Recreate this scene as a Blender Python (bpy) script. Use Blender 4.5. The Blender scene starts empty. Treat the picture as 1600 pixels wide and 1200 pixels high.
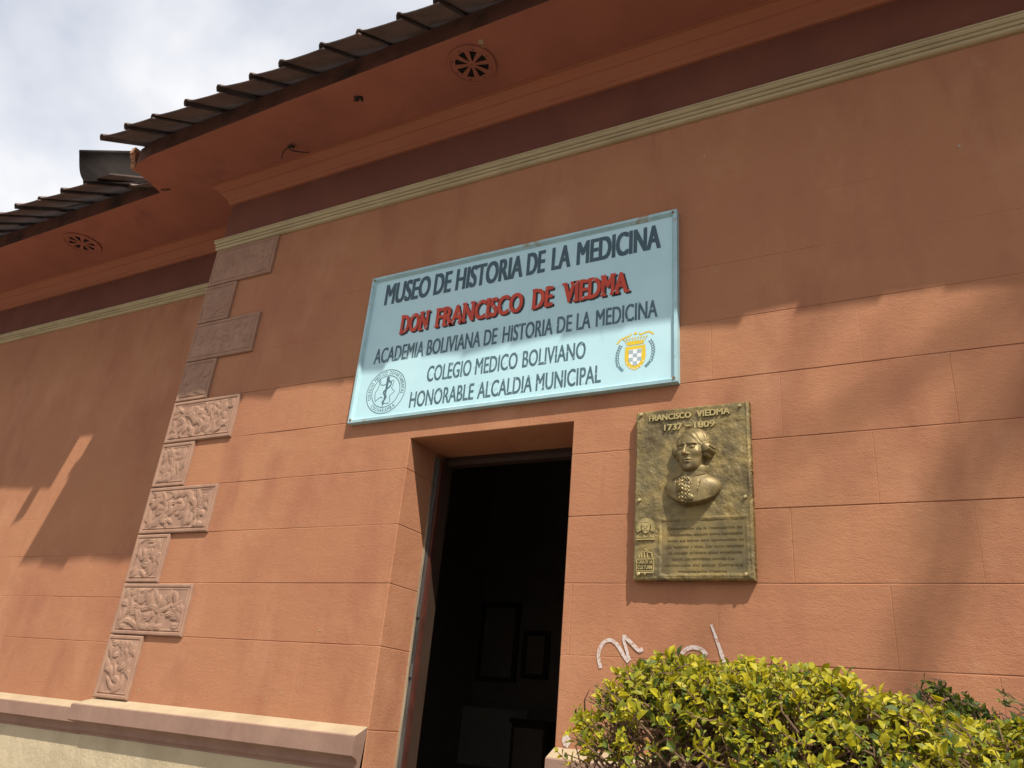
import bpy, bmesh, math, random
import numpy as np
from mathutils import Vector, Matrix

random.seed(11)
rng = np.random.default_rng(11)
S = bpy.context.scene
COL = S.collection
R = math.radians

# ------------------------------------------------------------------ camera
yaw, pitch, roll, fpx = -0.522135, 0.409618, 0.0938879, 1212.44
fw = Vector((math.sin(yaw)*math.cos(pitch), math.cos(yaw)*math.cos(pitch), math.sin(pitch)))
rt0 = Vector((math.cos(yaw), -math.sin(yaw), 0))
up0 = rt0.cross(fw)
rt = math.cos(roll)*rt0 + math.sin(roll)*up0
up = -math.sin(roll)*rt0 + math.cos(roll)*up0
cd = bpy.data.cameras.new('camera'); cam = bpy.data.objects.new('camera', cd); COL.objects.link(cam)
cam.matrix_world = Matrix(((rt.x, up.x, -fw.x, 0.0), (rt.y, up.y, -fw.y, -3.5), (rt.z, up.z, -fw.z, 1.6), (0, 0, 0, 1)))
cd.sensor_width = 36; cd.lens = fpx/1600*36; cd.clip_start = 0.05; cd.clip_end = 500
S.camera = cam

# ------------------------------------------------------------------ sun, sky, exposure
SUN = Vector((1.15, -1.0, 2.19)).normalized()          # towards the sun
sl = bpy.data.lights.new('sun', 'SUN'); sl.energy = 3.7; sl.angle = R(0.6); sl.color = (1.0, 0.94, 0.84)
so = bpy.data.objects.new('sun', sl); COL.objects.link(so)
so.rotation_euler = SUN.to_track_quat('Z', 'Y').to_euler(); so.location = (6, -8, 14)
W = bpy.data.worlds.new('World'); S.world = W; W.use_nodes = True
nt = W.node_tree; nt.nodes.clear()
N = nt.nodes.new; L = nt.links.new
out = N('ShaderNodeOutputWorld'); bg = N('ShaderNodeBackground'); bg.inputs['Strength'].default_value = 0.1
sky = N('ShaderNodeTexSky'); sky.sky_type = 'NISHITA'; sky.sun_disc = False
sky.sun_elevation = math.asin(SUN.z); sky.sun_rotation = math.atan2(SUN.x, SUN.y)
tc = N('ShaderNodeTexCoord'); mp = N('ShaderNodeMapping'); mp.inputs['Scale'].default_value = (1.3, 2.6, 3.2); mp.inputs['Rotation'].default_value = (0.2, 0.5, 0.4)
n1 = N('ShaderNodeTexNoise'); n1.inputs['Scale'].default_value = 1.1; n1.inputs['Detail'].default_value = 5; n1.inputs['Roughness'].default_value = 0.55; n1.inputs['Distortion'].default_value = 0.3
rmp = N('ShaderNodeValToRGB'); rmp.color_ramp.elements[0].position = 0.32; rmp.color_ramp.elements[1].position = 0.53
rmp.color_ramp.elements[0].color = (0.58, 0.58, 0.58, 1)
n2 = N('ShaderNodeTexNoise'); n2.inputs['Scale'].default_value = 2.2; n2.inputs['Detail'].default_value = 4
cr2 = N('ShaderNodeValToRGB'); cr2.color_ramp.elements[0].color = (4.35, 4.45, 4.75, 1); cr2.color_ramp.elements[1].color = (5.5, 5.5, 5.6, 1)
cr2.color_ramp.elements[0].position = 0.35; cr2.color_ramp.elements[1].position = 0.62
mx = N('ShaderNodeMix'); mx.data_type = 'RGBA'
L(tc.outputs['Generated'], mp.inputs['Vector']); L(mp.outputs[0], n1.inputs['Vector']); L(mp.outputs[0], n2.inputs['Vector'])
L(n1.outputs['Fac'], rmp.inputs[0]); L(n2.outputs['Fac'], cr2.inputs[0])
L(rmp.outputs[0], mx.inputs['Factor']); L(sky.outputs[0], mx.inputs[6]); L(cr2.outputs[0], mx.inputs[7])
L(mx.outputs[2], bg.inputs['Color']); L(bg.outputs[0], out.inputs[0])
S.view_settings.view_transform = 'Standard'; S.view_settings.look = 'None'; S.view_settings.gamma = 1
S.view_settings.use_curve_mapping = False
S.view_settings.exposure = 0.88
S.cycles.max_bounces = 8

# ------------------------------------------------------------------ helpers
def mat(name, a, b=None, scale=3.0, rough=0.85, bump=(), metallic=0.0, detail=5, stretch=(1, 1, 1), ramp=(0.35, 0.65), third=None, spec=0.3):
    """principled with two-tone noise colour; bump = list of (noise scale, strength, distance, stretch)"""
    m = bpy.data.materials.new(name); m.use_nodes = True
    t = m.node_tree; p = t.nodes['Principled BSDF']
    p.inputs['Roughness'].default_value = rough; p.inputs['Metallic'].default_value = metallic
    p.inputs['Specular IOR Level'].default_value = spec
    c = t.nodes.new('ShaderNodeTexCoord')
    def noise(sc, st, det):
        mp = t.nodes.new('ShaderNodeMapping'); mp.inputs['Scale'].default_value = st
        n = t.nodes.new('ShaderNodeTexNoise'); n.inputs['Scale'].default_value = sc; n.inputs['Detail'].default_value = det
        n.inputs['Roughness'].default_value = 0.6
        t.links.new(c.outputs['Object'], mp.inputs[0]); t.links.new(mp.outputs[0], n.inputs['Vector'])
        return n
    if b is None: b = tuple(x*0.85 for x in a)
    n = noise(scale, stretch, detail)
    r = t.nodes.new('ShaderNodeValToRGB')
    r.color_ramp.elements[0].position, r.color_ramp.elements[1].position = ramp
    r.color_ramp.elements[0].color = (*a, 1); r.color_ramp.elements[1].color = (*b, 1)
    t.links.new(n.outputs['Fac'], r.inputs[0])
    col = r.outputs[0]
    for c3, s3, st3, lo, hi in ([] if not third else third if isinstance(third, list) else [third]):    # (colour, noise scale, stretch, lo, hi): further tones in sparse patches
        n3 = noise(s3, st3, 6); r3 = t.nodes.new('ShaderNodeValToRGB')
        r3.color_ramp.elements[0].position = lo; r3.color_ramp.elements[1].position = hi
        mxn = t.nodes.new('ShaderNodeMix'); mxn.data_type = 'RGBA'
        t.links.new(n3.outputs['Fac'], r3.inputs[0]); t.links.new(r3.outputs[0], mxn.inputs['Factor'])
        t.links.new(col, mxn.inputs[6]); mxn.inputs[7].default_value = (*c3, 1)
        col = mxn.outputs[2]
    t.links.new(col, p.inputs['Base Color'])
    prev = None
    for sc, strg, dist, st in bump:
        bn = t.nodes.new('ShaderNodeBump'); bn.inputs['Strength'].default_value = strg; bn.inputs['Distance'].default_value = dist
        t.links.new(noise(sc, st, 4).outputs['Fac'], bn.inputs['Height'])
        if prev: t.links.new(prev.outputs[0], bn.inputs['Normal'])
        prev = bn
    if prev: t.links.new(prev.outputs[0], p.inputs['Normal'])
    return m

class MB:
    def __init__(s): s.v = []; s.f = []; s.m = []; s.smooth = False
    def vert(s, *p): s.v.append(tuple(p)); return len(s.v)-1
    def face(s, pts, mi=0):
        i = len(s.v); s.v += [tuple(p) for p in pts]; s.f.append(tuple(range(i, i+len(pts)))); s.m.append(mi)
    def mesh(s, vs, fs, mi=0):
        i = len(s.v); s.v += [tuple(p) for p in vs]; s.f += [tuple(i+k for k in f) for f in fs]; s.m += [mi]*len(fs)
    def box(s, x0, x1, y0, y1, z0, z1, mi=0):
        v = [(x, y, z) for x in (x0, x1) for y in (y0, y1) for z in (z0, z1)]
        s.mesh(v, [(0, 1, 3, 2), (4, 6, 7, 5), (0, 4, 5, 1), (2, 3, 7, 6), (0, 2, 6, 4), (1, 5, 7, 3)], mi)
    def prism(s, poly, z0, z1, mi=0, mside=None):
        n = len(poly); v = [(x, y, z0) for x, y in poly]+[(x, y, z1) for x, y in poly]
        s.mesh(v, [tuple(range(n))[::-1], tuple(range(n, 2*n))], mi)
        s.mesh(v, [(i, (i+1) % n, n+(i+1) % n, n+i) for i in range(n)], mi if mside is None else mside)
    def tube(s, pts, radii, seg=8, mi=0):
        pts = [Vector(p) for p in pts]; rings = []
        for i, p in enumerate(pts):
            d = (pts[min(i+1, len(pts)-1)]-pts[max(i-1, 0)]).normalized()
            a = d.orthogonal().normalized(); b = d.cross(a)
            if i and (a.dot(pa) < 0.99):
                a = (pa-d*pa.dot(d)).normalized(); b = d.cross(a)
            pa = a
            r = radii[i] if hasattr(radii, '__len__') else radii
            rings.append([p+a*(r*math.cos(q*2*math.pi/seg))+b*(r*math.sin(q*2*math.pi/seg)) for q in range(seg)])
        v = [q for ring in rings for q in ring]
        f = [(i*seg+k, i*seg+(k+1) % seg, (i+1)*seg+(k+1) % seg, (i+1)*seg+k) for i in range(len(pts)-1) for k in range(seg)]
        f += [tuple(range(seg))[::-1], tuple(range((len(pts)-1)*seg, len(pts)*seg))]
        s.mesh(v, f, mi)
    def sweep(s, path, prof, mi=0, caps=True):
        """profile of (out, z) swept along a plan polyline; 'out' is to the left of travel, mitred"""
        P = [Vector(p) for p in path]; n = len(P); offs = []
        for i in range(n):
            ds = []
            if i > 0: ds.append((P[i]-P[i-1]).normalized())
            if i < n-1: ds.append((P[i+1]-P[i]).normalized())
            ns = [Vector((-d.y, d.x)) for d in ds]
            if len(ns) == 2:
                b = (ns[0]+ns[1]); offs.append(b/(1+ns[0].dot(ns[1])))
            else: offs.append(ns[0])
        k = len(prof)
        v = [(P[i].x+offs[i].x*o, P[i].y+offs[i].y*o, z) for i in range(n) for o, z in prof]
        f = [(i*k+j, i*k+j+1, (i+1)*k+j+1, (i+1)*k+j) for i in range(n-1) for j in range(k-1)]
        if caps: f += [tuple(range(k)), tuple(range((n-1)*k, n*k))[::-1]]
        s.mesh(v, f, mi)
    def build(s, name, mats, parent=None, smooth=False):
        me = bpy.data.meshes.new(name); me.from_pydata(s.v, [], s.f)
        for m in (mats if isinstance(mats, (list, tuple)) else [mats]): me.materials.append(m)
        me.polygons.foreach_set('material_index', s.m)
        if smooth: me.polygons.foreach_set('use_smooth', [True]*len(s.f))
        me.update()
        o = bpy.data.objects.new(name, me); COL.objects.link(o)
        if parent: o.parent = parent
        return o

def thing(name, label, cat, loc=(0, 0, 0), rot=(0, 0, 0), group=None):
    o = bpy.data.objects.new(name, None); COL.objects.link(o); o.location = loc; o.rotation_euler = rot
    o.empty_display_size = 0.2
    o['label'] = label; o['category'] = cat
    if group: o['group'] = group
    return o

def glyphs(txt, off=0.0):
    """2D outline faces of a text in the built-in font, cap height 1"""
    c = bpy.data.curves.new('lettering', 'FONT'); c.body = txt; c.size = 1; c.offset = off; c.resolution_u = 4
    o = bpy.data.objects.new('lettering', c); COL.objects.link(o)
    me = bpy.data.meshes.new_from_object(o.evaluated_get(bpy.context.evaluated_depsgraph_get()))
    v = np.array([x.co[:2] for x in me.vertices]); f = [tuple(p.vertices) for p in me.polygons]
    bpy.data.objects.remove(o); bpy.data.curves.remove(c); bpy.data.meshes.remove(me)
    return v, f
_capv, _ = glyphs('H'); CAP = _capv[:, 1].max()

def word(mb, txt, x0, x1, z0, cap, y, off=0.0, mi=0, depth=0.0):
    """a word fitted between x0 and x1 on baseline z0; depth > 0 raises it as solid letters"""
    # off = extra stroke weight as a share of the cap height: the outline is struck several times, each a hair in front of the last
    v, f = glyphs(txt, 0.0)
    u = (v[:, 0]-v[:, 0].min())/(v[:, 0].max()-v[:, 0].min()); d = off*cap
    for k, (sx, sz) in enumerate([(0, 0)] if off == 0 else [(-1, -0.5), (-1, 0.5), (0, -0.5), (0, 0.5), (1, -0.5), (1, 0.5)]):
        P = [(x0+d+sx*d+a*(x1-x0-2*d), z0+0.5*d+sz*d+b/CAP*(cap-d)) for a, b in zip(u, v[:, 1])]
        solid(mb, P, f, y-0.00012*k, depth, mi)

def solid(mb, P, f, y, depth, mi=0):
    if depth <= 0:
        mb.mesh([(a, y, b) for a, b in P], f, mi); return
    n = len(P)
    mb.mesh([(a, y-depth, b) for a, b in P]+[(a, y, b) for a, b in P], f, mi)
    cnt = {}
    for q in f:
        for i in range(len(q)):
            e = (q[i], q[(i+1) % len(q)]); k = tuple(sorted(e)); cnt.setdefault(k, []).append(e)
    sides = [(e[0][0], e[0][1], e[0][1]+n, e[0][0]+n) for e in cnt.values() if len(e) == 1]
    mb.mesh([(a, y-depth, b) for a, b in P]+[(a, y, b) for a, b in P], sides, mi)

def ribbon(mb, pts, w, y, depth=0.0, mi=0):
    """a painted stroke along 2D points"""
    pts = [Vector(p) for p in pts]; n = len(pts); P = []
    for i, p in enumerate(pts):
        d = (pts[min(i+1, n-1)]-pts[max(i-1, 0)]).normalized(); nn = Vector((-d.y, d.x))
        ww = w[i] if hasattr(w, '__len__') else w
        P += [tuple(p+nn*ww/2), tuple(p-nn*ww/2)]
    f = [(2*i, 2*i+1, 2*i+3, 2*i+2) for i in range(n-1)]
    solid(mb, P, f, y, depth, mi)

def smooth_pts(pts, k=6):
    """Catmull-Rom through 2D/3D points"""
    pts = [Vector(p) for p in pts]; o = []
    for i in range(len(pts)-1):
        a, b, c, d = pts[max(i-1, 0)], pts[i], pts[i+1], pts[min(i+2, len(pts)-1)]
        for j in range(k):
            t = j/k
            o.append(0.5*((2*b)+(c-a)*t+(2*a-5*b+4*c-d)*t*t+(3*b-a-3*c+d)*t**3))
    return o+[pts[-1]]

def heightfield(mb, X, Z, Hh, mask=None, y=0.0, skirt=None, mi=0):
    """grid of heights (towards -y); skirt = height the border drops to"""
    nx, nz = len(X), len(Z)
    v = [(X[i], y-Hh[i, j], Z[j]) for i in range(nx) for j in range(nz)]
    f = []
    for i in range(nx-1):
        for j in range(nz-1):
            if mask is None or mask[i, j]: f.append((i*nz+j, (i+1)*nz+j, (i+1)*nz+j+1, i*nz+j+1))
    mb.mesh(v, f, mi)
    if skirt is not None:
        cnt = {}
        for q in f:
            for i in range(4):
                e = (q[i], q[(i+1) % 4]); k = tuple(sorted(e)); cnt.setdefault(k, []).append(e)
        b = [e[0] for e in cnt.values() if len(e) == 1]
        for a, c in b:
            pa, pc = v[a], v[c]
            mb.face([pc, pa, (pa[0], y-skirt, pa[2]), (pc[0], y-skirt, pc[2])], mi)

# ------------------------------------------------------------------ materials
PL = [(48, 0.32, 0.005, (0.75, 1, 1.5)), (9, 0.25, 0.012, (1, 1, 1.5)), (150, 0.6, 0.0032, (0.8, 1, 1.3))]
M_WALL = mat('terracotta_plaster', (0.384, 0.177, 0.088), (0.338, 0.142, 0.075), 1.1, 0.9, PL, ramp=(0.3, 0.7),
             third=[((0.285, 0.112, 0.062), 3.0, (1, 1, 0.4), 0.50, 0.80), ((0.44, 0.215, 0.120), 1.7, (1.2, 1, 0.8), 0.54, 0.80), ((0.25, 0.100, 0.056), 8, (1.5, 1, 0.16), 0.62, 0.92), ((0.40, 0.21, 0.115), 5, (1, 1, 0.9), 0.64, 0.85), ((0.47, 0.29, 0.19), 55, (1, 1, 0.7), 0.735, 0.78)])
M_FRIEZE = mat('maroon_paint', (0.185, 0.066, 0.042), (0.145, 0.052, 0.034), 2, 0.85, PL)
M_SOFFIT = mat('soffit_paint', (0.36, 0.130, 0.084), (0.29, 0.106, 0.070), 1.6, 0.85, [(40, 0.15, 0.003, (1, 1, 1))],
               third=((0.2, 0.08, 0.06), 2.6, (1, 1, 1), 0.55, 0.85))
M_COVE = mat('cornice_paint', (0.38, 0.142, 0.076), (0.33, 0.12, 0.067), 2.5, 0.85, [(40, 0.15, 0.003, (0.2, 1, 1))], stretch=(0.3, 1, 1))
M_FASCIA = mat('sooty_fascia_paint', (0.19, 0.083, 0.060), (0.055, 0.036, 0.032), 4, 0.9, [(50, 0.3, 0.006, (1, 1, 1))], detail=8,
               third=((0.20, 0.088, 0.066), 3.2, (1, 1, 1), 0.42, 0.68))
M_TRIM = mat('khaki_moulding', (0.46, 0.375, 0.22), (0.36, 0.29, 0.17), 8, 0.8, [(60, 0.2, 0.003, (0.3, 1, 1))], stretch=(0.4, 1, 1))
M_QUOIN = mat('quoin_render', (0.335, 0.200, 0.134), (0.27, 0.155, 0.106), 9, 0.9, [(120, 0.3, 0.002, (1, 1, 1))])
M_LEDGE = mat('pink_ledge_render', (0.275, 0.170, 0.125), (0.225, 0.135, 0.100), 5, 0.9, [(90, 0.35, 0.003, (1, 1, 1))],
              third=((0.2, 0.1, 0.08), 5, (1, 1, 0.5), 0.6, 0.85))
M_CREAM = mat('cream_render', (0.39, 0.30, 0.19), (0.32, 0.24, 0.15), 5, 0.9, [(80, 0.4, 0.004, (1, 1, 1))])
M_LOWER = mat('cream_lower_render', (0.46, 0.38, 0.25), (0.38, 0.31, 0.20), 3, 0.92, [(60, 0.5, 0.006, (1, 1, 1)), (5, 0.5, 0.03, (1, 1, 1))])
M_TILE = mat('dark_roof_tile', (0.165, 0.118, 0.102), (0.100, 0.076, 0.070), 6, 0.9, [(90, 0.4, 0.003, (1, 1, 1))], detail=8,
             third=((0.22, 0.17, 0.14), 14, (1, 1, 1), 0.64, 0.74))
M_VERGE = mat('dark_barrel_tile', (0.050, 0.042, 0.038), (0.024, 0.021, 0.020), 5, 0.95, [(60, 0.4, 0.004, (1, 0.2, 1))], stretch=(1, 0.3, 1), spec=0.03)  # near-black tone, darker than the other roof tiles
M_BRICK = mat('broken_brick', (0.42, 0.17, 0.08), (0.34, 0.2, 0.13), 18, 0.95, [(40, 0.8, 0.01, (1, 1, 1))])
M_DARK = mat('painted_vent_dark', (0.012, 0.010, 0.010), rough=1)  # black that stands in for the unlit inside of the vents
M_WIRE = mat('rusty_wire', (0.03, 0.02, 0.018), rough=0.8)
M_SIGN = mat('pale_blue_sign_paint', (0.445, 0.655, 0.70), (0.40, 0.615, 0.665), 2.5, 0.42, [(7, 0.06, 0.01, (1, 1, 1))], spec=0.4,
             third=((0.30, 0.50, 0.56), 9, (1, 1, 0.3), 0.66, 0.9))
M_SIGNF = mat('weathered_sign_frame', (0.37, 0.56, 0.60), (0.30, 0.47, 0.51), 9, 0.5, [(60, 0.15, 0.002, (1, 1, 1))], spec=0.4,
              third=((0.30, 0.22, 0.13), 11, (0.6, 1, 1), 0.62, 0.72))
M_RUST = mat('rust', (0.16, 0.075, 0.03), (0.30, 0.18, 0.08), 30, 0.95)
M_NAVY = mat('slate_lettering_paint', (0.042, 0.082, 0.108), (0.055, 0.105, 0.13), 8, 0.5)
M_TEAL = mat('thin_slate_lettering_paint', (0.060, 0.115, 0.140), (0.085, 0.150, 0.175), 14, 0.5)
M_RED = mat('red_lettering_paint', (0.56, 0.065, 0.03), (0.46, 0.05, 0.025), 10, 0.5)
M_BLACK = mat('black_lettering_paint', (0.025, 0.022, 0.025), rough=0.5)
M_YEL = mat('yellow_crest_paint', (0.66, 0.47, 0.025), (0.58, 0.43, 0.05), 20, 0.5)
M_WHITE = mat('white_crest_paint', (0.72, 0.76, 0.78), rough=0.5)
M_GREY = mat('blue_grey_crest_paint', (0.32, 0.42, 0.47), rough=0.5)
M_WREATH = mat('teal_wreath_paint', (0.13, 0.25, 0.30), rough=0.5)
M_BRONZE = mat('weathered_bronze', (0.275, 0.195, 0.068), (0.150, 0.122, 0.058), 10, 0.55, [(150, 0.5, 0.003, (1, 1, 1)), (40, 0.3, 0.004, (1, 1, 2))], metallic=0.35, detail=8,
               third=((0.105, 0.070, 0.028), 5, (1, 1, 1), 0.50, 0.70), spec=0.5)
M_BRONZE_S = mat('rubbed_bronze', (0.25, 0.185, 0.075), (0.125, 0.095, 0.043), 16, 0.52, [(120, 0.25, 0.002, (1, 1, 1))], metallic=0.45, detail=6,
                 third=((0.20, 0.13, 0.05), 9, (1, 1, 1), 0.55, 0.75), spec=0.5)
M_BRONZE_L = mat('worn_bright_bronze', (0.52, 0.42, 0.19), (0.40, 0.31, 0.13), 20, 0.45, metallic=0.4)
M_BRONZE_D = mat('dark_incised_bronze', (0.165, 0.122, 0.05), rough=0.7, metallic=0.5)
M_BOLT = mat('brass_bolt', (0.62, 0.52, 0.28), rough=0.4, metallic=0.8)
M_OLDWOOD = mat('bleached_wood', (0.34, 0.27, 0.18), (0.085, 0.062, 0.045), 11, 0.9, [(60, 0.5, 0.006, (1, 1, 0.08))], stretch=(1, 1, 0.12))
M_STEEL = mat('worn_grey_steel', (0.11, 0.10, 0.09), (0.035, 0.03, 0.028), 12, 0.6, stretch=(1, 1, 0.2))
M_OXIDE = mat('red_oxide_paint', (0.085, 0.024, 0.015), (0.05, 0.016, 0.012), 9, 0.6, third=((0.3, 0.25, 0.2), 40, (1, 1, 1), 0.72, 0.76))
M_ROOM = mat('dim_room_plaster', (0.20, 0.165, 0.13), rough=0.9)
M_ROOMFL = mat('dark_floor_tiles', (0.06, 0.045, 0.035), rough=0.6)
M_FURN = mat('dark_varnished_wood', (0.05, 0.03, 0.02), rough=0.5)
M_BOARD = mat('pale_board', (0.30, 0.27, 0.22), rough=0.8)
M_GRAF = mat('white_spray_paint', (0.55, 0.47, 0.43), (0.38, 0.21, 0.13), 85, 0.8, ramp=(0.48, 0.66))
M_PAVE = mat('pavement_concrete', (0.26, 0.22, 0.18), (0.2, 0.17, 0.14), 2, 0.9, [(60, 0.3, 0.004, (1, 1, 1))])
M_ROAD = mat('asphalt', (0.06, 0.058, 0.055), (0.045, 0.044, 0.043), 5, 0.9, [(120, 0.4, 0.004, (1, 1, 1))])
M_KERB = mat('kerb_concrete', (0.3, 0.28, 0.25), rough=0.9)
M_SOIL = mat('dry_soil', (0.10, 0.065, 0.04), (0.07, 0.045, 0.03), 12, 1.0, [(30, 0.8, 0.03, (1, 1, 1))])
M_BARK = mat('bark', (0.12, 0.085, 0.06), (0.07, 0.05, 0.038), 14, 0.95, [(40, 0.8, 0.01, (1, 1, 0.2))], stretch=(1, 1, 0.2))
M_TWIG = mat('brown_twig', (0.13, 0.075, 0.045), (0.22, 0.14, 0.085), 14, 0.9)

def leafmat(name, a, b, c, trans=0.35):
    m = bpy.data.materials.new(name); m.use_nodes = True; t = m.node_tree; t.nodes.clear()
    o = t.nodes.new('ShaderNodeOutputMaterial'); g = t.nodes.new('ShaderNodeNewGeometry')
    r = t.nodes.new('ShaderNodeValToRGB'); e = r.color_ramp.elements
    e[0].position = 0; e[0].color = (*a, 1); e[1].position = 1; e[1].color = (*c, 1)
    k = e.new(0.5); k.color = (*b, 1)
    t.links.new(g.outputs['Random Per Island'], r.inputs[0])
    p = t.nodes.new('ShaderNodeBsdfPrincipled'); p.inputs['Roughness'].default_value = 0.55; p.inputs['Specular IOR Level'].default_value = 0.45
    tr = t.nodes.new('ShaderNodeBsdfTranslucent'); mx = t.nodes.new('ShaderNodeMixShader'); mx.inputs[0].default_value = trans
    t.links.new(r.outputs[0], p.inputs['Base Color']); t.links.new(r.outputs[0], tr.inputs['Color'])
    t.links.new(p.outputs[0], mx.inputs[1]); t.links.new(tr.outputs[0], mx.inputs[2]); t.links.new(mx.outputs[0], o.inputs[0])
    return m
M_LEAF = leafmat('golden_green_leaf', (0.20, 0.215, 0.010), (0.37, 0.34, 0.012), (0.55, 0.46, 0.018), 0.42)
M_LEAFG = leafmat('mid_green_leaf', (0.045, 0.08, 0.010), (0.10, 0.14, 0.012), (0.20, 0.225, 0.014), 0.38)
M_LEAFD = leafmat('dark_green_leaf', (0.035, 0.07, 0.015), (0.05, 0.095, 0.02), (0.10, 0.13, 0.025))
M_LEAFB = leafmat('dry_brown_leaf', (0.20, 0.12, 0.05), (0.22, 0.18, 0.05), (0.26, 0.15, 0.08))

# ------------------------------------------------------------------ setting
def structure(name, mb, m):
    o = mb.build(name, m); o['kind'] = 'structure'; return o
g = MB(); g.face([(-150, -150, -0.14), (150, -150, -0.14), (150, 150, -0.14), (-150, 150, -0.14)]); structure('ground', g, M_SOIL)
g = MB(); g.box(-60, 40, -4.8, 0.6, -0.135, 0.0); structure('pavement', g, M_PAVE)
g = MB(); g.box(-60, 40, -4.98, -4.803, -0.135, 0.012); structure('kerb', g, M_KERB)
g = MB(); g.face([(-60, -13, -0.13), (40, -13, -0.13), (40, -4.98, -0.13), (-60, -4.98, -0.13)]); structure('road', g, M_ROAD)
g = MB(); g.box(-1.4, 6, -2.2, -0.06, 0.002, 0.05); structure('planting_bed', g, M_SOIL)

# ------------------------------------------------------------------ the building
BLD = thing('museum_building', 'terracotta plastered museum facade with dark tiled eaves and an open doorway', 'building', (0, 0, 0))
XC, YR = -4.86, 0.48                    # corner of the projecting bay, set-back of the left wing
DL, DR, DH = -2.669, -1.617, 3.085      # door opening
PZ = 1.50
XE, XW = 4.0, -13.0                     # right and left ends of what is modelled
ROWS = [1.50, 1.91, 2.24, 2.57, 2.90, 3.23, 3.56, 3.89, 4.22, 4.55, 4.93]
GW, GD = 0.004, 0.0042

def hgroove(mb, x0, x1, z, y, fade=True):
    k = (0.30 if z > 2.6 else 0.75) if y > 0.1 else (0.42 if z > 3.6 else 1.0)          # upper joints cut shallower, to look faint as in the eaves shade
    n = max(1, int((x1-x0)/0.12)); xs = np.linspace(x0, x1, n+1)
    d = np.clip(np.convolve(rng.normal(0, 1, n+5), np.ones(5)/5, 'valid')*0.9+0.72, 0.15, 1.2)*GD if fade else np.full(n+1, GD)
    d = d*k
    j = rng.normal(0, 0.0009, n+1)
    for i in range(n):
        a, b = xs[i], xs[i+1]
        mb.face([(a, y, z-GW), (b, y, z-GW), (b, y+d[i+1], z+j[i+1]), (a, y+d[i], z+j[i])])
        mb.face([(a, y+d[i], z+j[i]), (b, y+d[i+1], z+j[i+1]), (b, y, z+GW), (a, y, z+GW)])

def blockwall(mb, x0, x1, y, rows, verts, hole=None):
    for r in range(len(rows)-1):
        za = rows[r]+(GW if r else 0); zb = rows[r+1]-(GW if r < len(rows)-2 else 0)
        spans = [(x0, x1, za, zb)]
        if hole:
            hl, hr, hz = hole
            if zb <= hz: spans = [(x0, hl, za, zb), (hr, x1, za, zb)]
            elif za < hz: spans = [(x0, hl, za, zb), (hr, x1, za, zb), (hl, hr, hz, zb)]
        for a, b, z0, z1 in spans:
            cuts = [v for v in verts[r] if a+0.03 < v < b-0.03]
            p = a
            for c in cuts+[None]:
                q = b if c is None else c-0.0032
                mb.face([(p, y, z0), (q, y, z0), (q, y, z1), (p, y, z1)])
                if c is not None:
                    dv = random.uniform(0.0003, 0.0020)*(0.25 if y > 0.1 or rows[r] > 3.5 else 1)  # upper and left-wing joints shallower here too, faint as in shade
                    mb.face([(q, y, z0), (c, y+dv, z0), (c, y+dv, z1), (q, y, z1)])
                    mb.face([(c, y+dv, z0), (c+0.0032, y, z0), (c+0.0032, y, z1), (c, y+dv, z1)])
                    p = c+0.0032
        if r < len(rows)-2:
            z = rows[r+1]
            if hole and z < hole[2]: hgroove(mb, x0, hole[0], z, y); hgroove(mb, hole[1], x1, z, y)
            else: hgroove(mb, x0, x1, z, y)

w = MB()
verts = []
for r in range(len(ROWS)-1):
    if r % 2 == 0: vv = [-0.55+0.7*k for k in range(-2, 7)]+[-3.205+0.675*k for k in range(-3, 3)]
    else: vv = [-0.185+0.7*k for k in range(-3, 7)]+[-2.877+0.675*k for k in range(-3, 1)]
    verts.append(sorted(x+random.uniform(-0.012, 0.012) for x in vv))
CH = 0.0035                               # worn arris round the door opening
blockwall(w, XC, XE, 0.0, ROWS, verts, (DL-CH, DR+CH, DH+CH))
# return of the projecting bay and the left wing
w.face([(XC, YR, PZ), (XC, 0, PZ), (XC, 0, 4.93), (XC, YR, 4.93)])
rl = [1.44]+[z-0.022 for z in ROWS[1:-1]]+[4.93]
vl = [[(-5.3-0.675*k-(0.34 if r % 2 else 0)) for k in range(12)][::-1] for r in range(len(rl)-1)]
blockwall(w, XW, XC, YR, rl, vl)
# reveals of the doorway, grooved like the wall
zed = [0.3]+[z for z in ROWS if z < DH]+[DH]
for xj, sgn in ((DL, 1), (DR, -1)):
    for i in range(len(zed)-1):
        a = zed[i]+(GW if i else 0); b = zed[i+1]-(GW if i < len(zed)-2 else 0)
        w.face([(xj, CH, a), (xj, 0.42, a), (xj, 0.42, b), (xj, CH, b)])
        w.face([(xj-sgn*CH, 0, a), (xj, CH, a), (xj, CH, b), (xj-sgn*CH, 0, b)])
        if i < len(zed)-2:
            z = zed[i+1]; d = -sgn*GD*0.8
            for (p0, y0), (p1, y1) in (((xj-sgn*CH, 0), (xj, CH)), ((xj, CH), (xj, 0.42))):
                w.face([(p0, y0, z-GW), (p1, y1, z-GW), (p1+d, y1, z), (p0+d, y0, z)])
                w.face([(p0+d, y0, z), (p1+d, y1, z), (p1, y1, z+GW), (p0, y0, z+GW)])
w.face([(DL, CH, DH), (DR, CH, DH), (DR, 0.42, DH), (DL, 0.42, DH)])
w.face([(DL-CH, 0, DH+CH), (DR+CH, 0, DH+CH), (DR, CH, DH), (DL, CH, DH)])
w.build('wall', M_WALL, BLD)

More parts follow.
